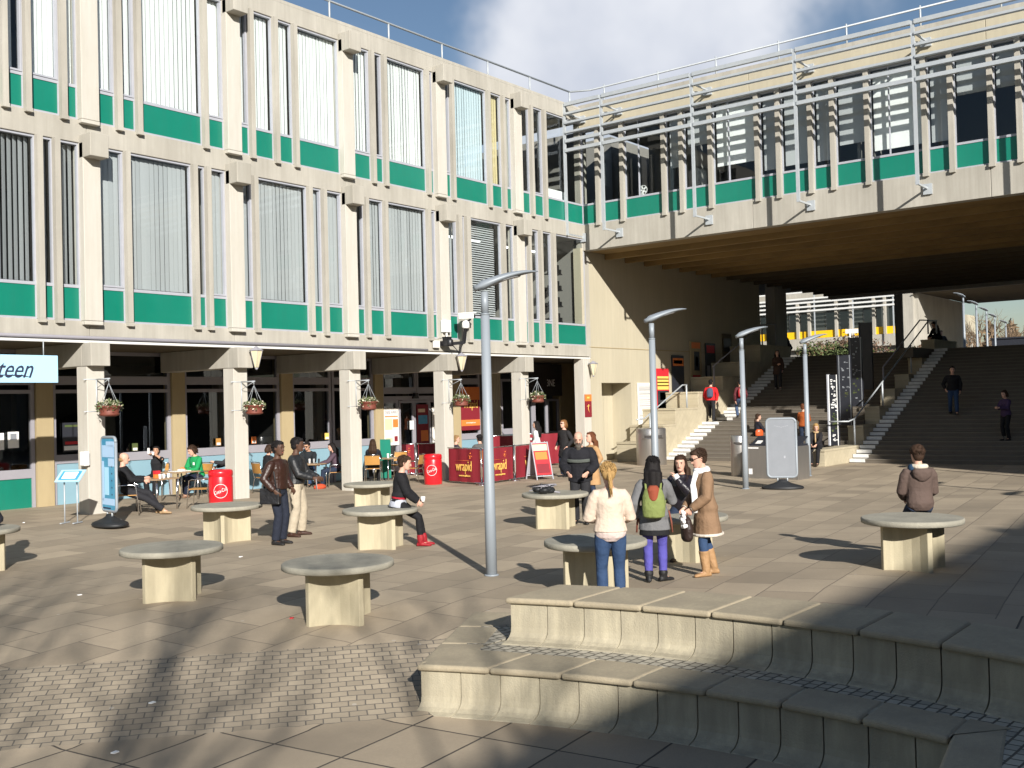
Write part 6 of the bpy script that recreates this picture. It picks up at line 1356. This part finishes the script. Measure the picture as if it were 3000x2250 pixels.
P = person('blonde woman with a camel scarf sitting at the end of the divider wall', V((1.0, -8.45, .57)), 188, 1.66, 'f', sit=0., lean=10, head=(18, 16), hands=(LAP, LAP), hair=('bob', 'blond'), top=((.014, .013, .016), -.05, .028), legs=(BLK, .012), feet=((-.10, .40, -.53, 4), (.10, .34, -.53, -4)), shoe=(.05, .03, .02), collar=((.45, .31, .17), .035))
b = MB(); b.tube([P['S'](.46, .10), P['S'](.28, .15), P['S'](.02, .17)], [.05, .05, .04], 9, rv=.022); P['sub'](b, 'scarf_end', cloth((.45, .31, .17)), .012, 2)
person('dark figure coming down the left steps in the shade', step_at(1664, 842), 205, 1.72, 'f', hands=(DOWN, FOLD), hair=('long', 'black'), top=((.06, .035, .025), -.25, .022), legs=(CHAR, .012), shoe=(.3, .28, .26), feet=WALK)
q_ = GD(1701, 760, 64); person('long haired dark figure standing at the top of the left steps', V((q_.x, q_.y, 4.2)), 60, 1.72, 'f', hair=('long', 'black'), top=(BLK, -.2, .024), legs=(BLK, .012), hands=(DOWN, POCKET))
person('dark figure sitting on the end of the divider at the top', V((14.9, -8.5, 4.62)), 150, 1.68, 'f', sit=0., lean=20, head=(0, 20), hands=(LAP, LAP), hair=('loose', 'black'), top=(BLK, -.05, .026), legs=(BLK, .014), feet=((-.1, .42, -.3, 0), (.1, .40, -.3, 0)))
q_ = GD(2034, 760, 61); person('dark figure standing at the top of the right steps', V((q_.x, q_.y, 4.2)), 200, 1.74, 'm', hair=('short', 'black'), top=(CHAR, -.05, .03), legs=(BLK, .016), hands=(POCKET, DOWN))
person('shaded figure in blue jeans coming down the right steps', step_at(2049, 897), 200, 1.74, 'm', hair=('short', 'black'), top=(BLK, -.05, .026), legs=(DEN, .014), hands=(DOWN, POCKET), feet=WALK)
person('shaded figure in a purple top at the right picture edge', step_at(2196, 948), 150, 1.68, 'f', hair=('bob', 'brown'), top=((.06, .035, .09), -.08, .024), legs=(BLK, .012), hands=(HOLD, HOLD), head=(0, 15))
# ---- cafe
def diner(label, pos, az, chairlabel=None, back=.0, **kw):
    P = person(label, pos, az, sit=.455, **kw)
    if chairlabel: chair(V(pos)+V((0, 0, 0)), az, chairlabel)
    return P
P = diner('bald man in black leaning back at the front cafe table', seatpos(276, 1068, .45), -38, 'cafe chair under the bald man', H=1.76, sex='m', lean=-10, head=(0, 12), hands=((-.04, .42, -.20), (-.02, .42, -.24)), hair=('bald', 'fair'), top=(BLK, -.05, .024), legs=((.020, .020, .024), .018), shoe=(.36, .24, .13), feet=((-.10, .62, .0, 10), (.12, .74, 0, -14)), near=True)
P = diner('woman in black drinking from a cup with a white phone at her ear', at_depth(338, 28.5), 214, 'cafe chair behind the drinking woman', H=1.66, sex='f', head=(8, -4), hands=((-.10, .17, .13), (-.02, .14, .17)), hair=('bun', 'black'), skin='tan', top=(BLK, -.03, .016), legs=(BLK, .014), sleeve=.2, near=True)
w_ = P['arm'][-1][2]; b = MB(); b.lathe([(.028, 0), (.036, .09)], (w_.x+.05, w_.y+.05, w_.z-.0), 12); loose('paper_cup', 'white cup raised to the mouth of the drinking woman', 'cup', P, b, 'white')
w_ = P['arm'][1][2]; b = MB(); b.obox(w_+V((.01, .03, .08)), (.05, .03, .15)); loose('phone', 'white phone held at the ear of the drinking woman', 'phone', P, b, 'white')
P = diner('man in a bright green jumper looking down at his hands', at_depth(428, 28.0), 182, 'cafe chair under the man in green', H=1.76, sex='m', lean=12, head=(-6, 24), hands=((-.12, .32, -.28), (-.10, .34, -.28)), hair=('bob', 'brown'), top=((.012, .27, .085), -.03, .024), legs=(NAVY, .018), shoe=(.30, .17, .11), feet=((-.12, .46, 0, 6), (.12, .30, 0, -6)), near=True)
b = MB(); b.obox(P['S'](.33, .13)-P['r']*.08, (.06, .012, .07)); P['sub'](b, 'badge', 'blindw', 0)
diner('person mostly hidden behind the second column reaching out a hand', at_depth(500, 29.6), 140, None, H=1.68, sex='m', hands=((-.02, .46, -.12), TABLE), hair=('short', 'brown'), top=(CHAR, -.04, .024), legs=(DJEAN, .014))
diner('dark haired woman in black seen from behind at the rear cafe table', at_depth(574, 28.8), -10, 'cafe chair under the woman in black seen from behind', H=1.68, sex='f', lean=10, head=(0, 10), hands=(TABLE, TABLE), hair=('bob', 'brown'), top=(BLK, -.02, .022), legs=((.05, .08, .15), .012))
diner('dark haired person with a white collar behind the standing pair', at_depth(640, 33.4), 150, None, H=1.7, sex='m', head=(20, 10), hands=(TABLE, TABLE), hair=('short', 'black'), top=((.62, .62, .64), -.04, .02), legs=(DJEAN, .014))
diner('man in sunglasses and dark coat bent over the cafe table', at_depth(669, 32.3), 212, None, H=1.76, sex='m', lean=14, head=(-14, 16), hands=(TABLE, TABLE), hair=('short', 'black'), skin='tan', top=((.014, .018, .022), -.04, .026), legs=(DEN, .016), glasses=True)
diner('long haired woman in purple grey sleeves left of the third column', at_depth(727, 31.6), 140, 'cafe chair left of the third column', H=1.66, sex='f', lean=10, head=(10, 12), hands=(TABLE, TABLE), hair=('long', 'black'), top=((.085, .055, .075), -.02, .02), legs=(DJEAN, .012))
diner('person with a red scarf and dark coat seen from behind', at_depth(806, 33.0), 40, 'cafe chair under the person with the red scarf', H=1.7, sex='f', head=(0, 8), hands=(TABLE, TABLE), hair=('loose', 'brown'), top=((.016, .016, .022), -.03, .026), legs=(BLK, .014), collar=((.50, .02, .02), .05))
diner('fair haired person seated behind the maroon barrier by the fourth column', at_depth(986, 34.6), -40, None, H=1.72, sex='m', hands=(TABLE, TABLE), hair=('short', 'fair'), top=((.05, .04, .05), -.03, .022), legs=(BLK, .014))
diner('black haired person in grey seated behind the maroon barrier', at_depth(1040, 34.8), 70, 'cafe chair behind the maroon barrier', H=1.72, sex='m', lean=8, hands=(TABLE, TABLE), hair=('curly', 'black'), top=((.10, .095, .09), -.03, .024), legs=(BLK, .014))
q_ = GD(1160, 960, 36.5); person('dark haired woman in white standing inside the arcade', V((q_.x, q_.y, .03)), 110, 1.70, 'f', hair=('long', 'black'), top=((.70, .70, .70), -.06, .018), legs=(BLK, .012), hands=(POCKET, FOLD))
chair(ground_at(434, 1096), 128, 'empty cafe chair facing left before the red barrel')
chair(at_depth(892, 32.6), 110, 'empty cafe chair right of the woman in red boots'); chair(at_depth(858, 34.6), 200, 'cafe chair behind the table by the green banner')
p = at_depth(690, 31.0); t = thing('orange_bag', 'orange bag on the ground under the table of the sunglasses man', 'bag', (p.x, p.y, p.z)); b = MB(); b.rings([(V((0, 0, z)), V((.22*q, 0, 0)), V((0, .14*q, 0))) for z, q in ((0, .9), (.05, 1), (.11, .8), (.14, .3))], 14); b.build('body', cloth((.55, .08, .03)), t, world=False)
# ================================================================== LIGHT, SKY
AZ, EL = R(53), R(23.5)
sd = V((math.cos(AZ)*math.cos(EL), math.sin(AZ)*math.cos(EL), -math.sin(EL)))
sl = bpy.data.lights.new('sun', 'SUN'); sl.energy = 5.0; sl.angle = R(.53); sl.color = (1, .955, .885)
so_ = bpy.data.objects.new('sun', sl); COL.objects.link(so_); so_.rotation_euler = sd.to_track_quat('-Z', 'Y').to_euler()
w = bpy.data.worlds.new('World'); sc.world = w; w.use_nodes = True
nt = w.node_tree; N = nt.nodes; L = nt.links; bg = N['Background']
sky = N.new('ShaderNodeTexSky'); sky.sky_type = 'NISHITA'; sky.sun_disc = False; sky.sun_elevation = EL
sv = -sd; sky.sun_rotation = math.atan2(sv.x, sv.y)
sky.air_density = 1.2; sky.dust_density = .6; sky.ozone_density = 2.
tc = N.new('ShaderNodeTexCoord')
nz = N.new('ShaderNodeVectorMath'); nz.operation = 'NORMALIZE'; L.new(tc.outputs['Generated'], nz.inputs[0])
sx = N.new('ShaderNodeSeparateXYZ'); L.new(nz.outputs[0], sx.inputs[0])
mz = N.new('ShaderNodeMath'); mz.operation = 'MAXIMUM'; mz.inputs[1].default_value = .06; L.new(sx.outputs[2], mz.inputs[0])
pr = N.new('ShaderNodeVectorMath'); pr.operation = 'DIVIDE'; L.new(nz.outputs[0], pr.inputs[0])
cb = N.new('ShaderNodeCombineXYZ'); [L.new(mz.outputs[0], cb.inputs[i]) for i in range(3)]; L.new(cb.outputs[0], pr.inputs[1])
def noise(scale, det, vec, rough=.6):
    t = N.new('ShaderNodeTexNoise'); t.inputs['Scale'].default_value = scale; t.inputs['Detail'].default_value = det; t.inputs['Roughness'].default_value = rough; L.new(vec, t.inputs['Vector']); return t
big = noise(.55, 7, pr.outputs[0])
wob = noise(2.2, 6, nz.outputs[0])
# one broad cloud bank, centred over the bridge end of the roof, ragged by noise
cdir = np.array(GD(1350, 60, 1.))-CAM; cdir /= np.linalg.norm(cdir)
ds = N.new('ShaderNodeVectorMath'); ds.operation = 'DISTANCE'; L.new(nz.outputs[0], ds.inputs[0]); ds.inputs[1].default_value = tuple(cdir)
rg = N.new('ShaderNodeMath'); rg.operation = 'MULTIPLY_ADD'; L.new(wob.outputs[0], rg.inputs[0]); rg.inputs[1].default_value = -.30; rg.inputs[2].default_value = .15
r2 = N.new('ShaderNodeMath'); L.new(ds.outputs['Value'], r2.inputs[0]); L.new(rg.outputs[0], r2.inputs[1])
mr = N.new('ShaderNodeMapRange'); mr.interpolation_type = 'SMOOTHSTEP'; mr.inputs[1].default_value = .20; mr.inputs[2].default_value = .125; mr.inputs[3].default_value = 0; mr.inputs[4].default_value = 1; L.new(r2.outputs[0], mr.inputs[0])
cm = N.new('ShaderNodeMapRange'); cm.interpolation_type = 'SMOOTHSTEP'; cm.inputs[1].default_value = .58; cm.inputs[2].default_value = .78; cm.inputs[3].default_value = 0; cm.inputs[4].default_value = .4; L.new(big.outputs[0], cm.inputs[0])
mx = N.new('ShaderNodeMath'); mx.operation = 'MAXIMUM'; L.new(mr.outputs[0], mx.inputs[0]); L.new(cm.outputs[0], mx.inputs[1])
shd = noise(3.2, 5, nz.outputs[0])
rp = N.new('ShaderNodeMapRange'); rp.inputs[1].default_value = .3; rp.inputs[2].default_value = .7; rp.inputs[3].default_value = 0; rp.inputs[4].default_value = 1; L.new(shd.outputs[0], rp.inputs[0])
cc = N.new('ShaderNodeMix'); cc.data_type = 'RGBA'; L.new(rp.outputs[0], cc.inputs[0]); cc.inputs[6].default_value = (7.2, 7.8, 9.2, 1); cc.inputs[7].default_value = (12., 12.2, 12.7, 1)
tint = N.new('ShaderNodeMix'); tint.data_type = 'RGBA'; tint.blend_type = 'MULTIPLY'; tint.inputs[0].default_value = 1; L.new(sky.outputs[0], tint.inputs[6]); tint.inputs[7].default_value = (.97, 1.0, 1.08, 1)
sm = N.new('ShaderNodeMix'); sm.data_type = 'RGBA'; L.new(mx.outputs[0], sm.inputs[0]); L.new(tint.outputs[2], sm.inputs[6]); L.new(cc.outputs[2], sm.inputs[7])
L.new(sm.outputs[2], bg.inputs[0]); bg.inputs[1].default_value = .052
vs = sc.view_settings; vs.view_transform = 'Standard'; vs.look = 'None'; vs.exposure = .62; vs.gamma = 1
sc.cycles.max_bounces = 8; sc.cycles.transparent_max_bounces = 12; sc.cycles.diffuse_bounces = 4; sc.cycles.sample_clamp_indirect = 6
sc.cycles.use_denoising = True
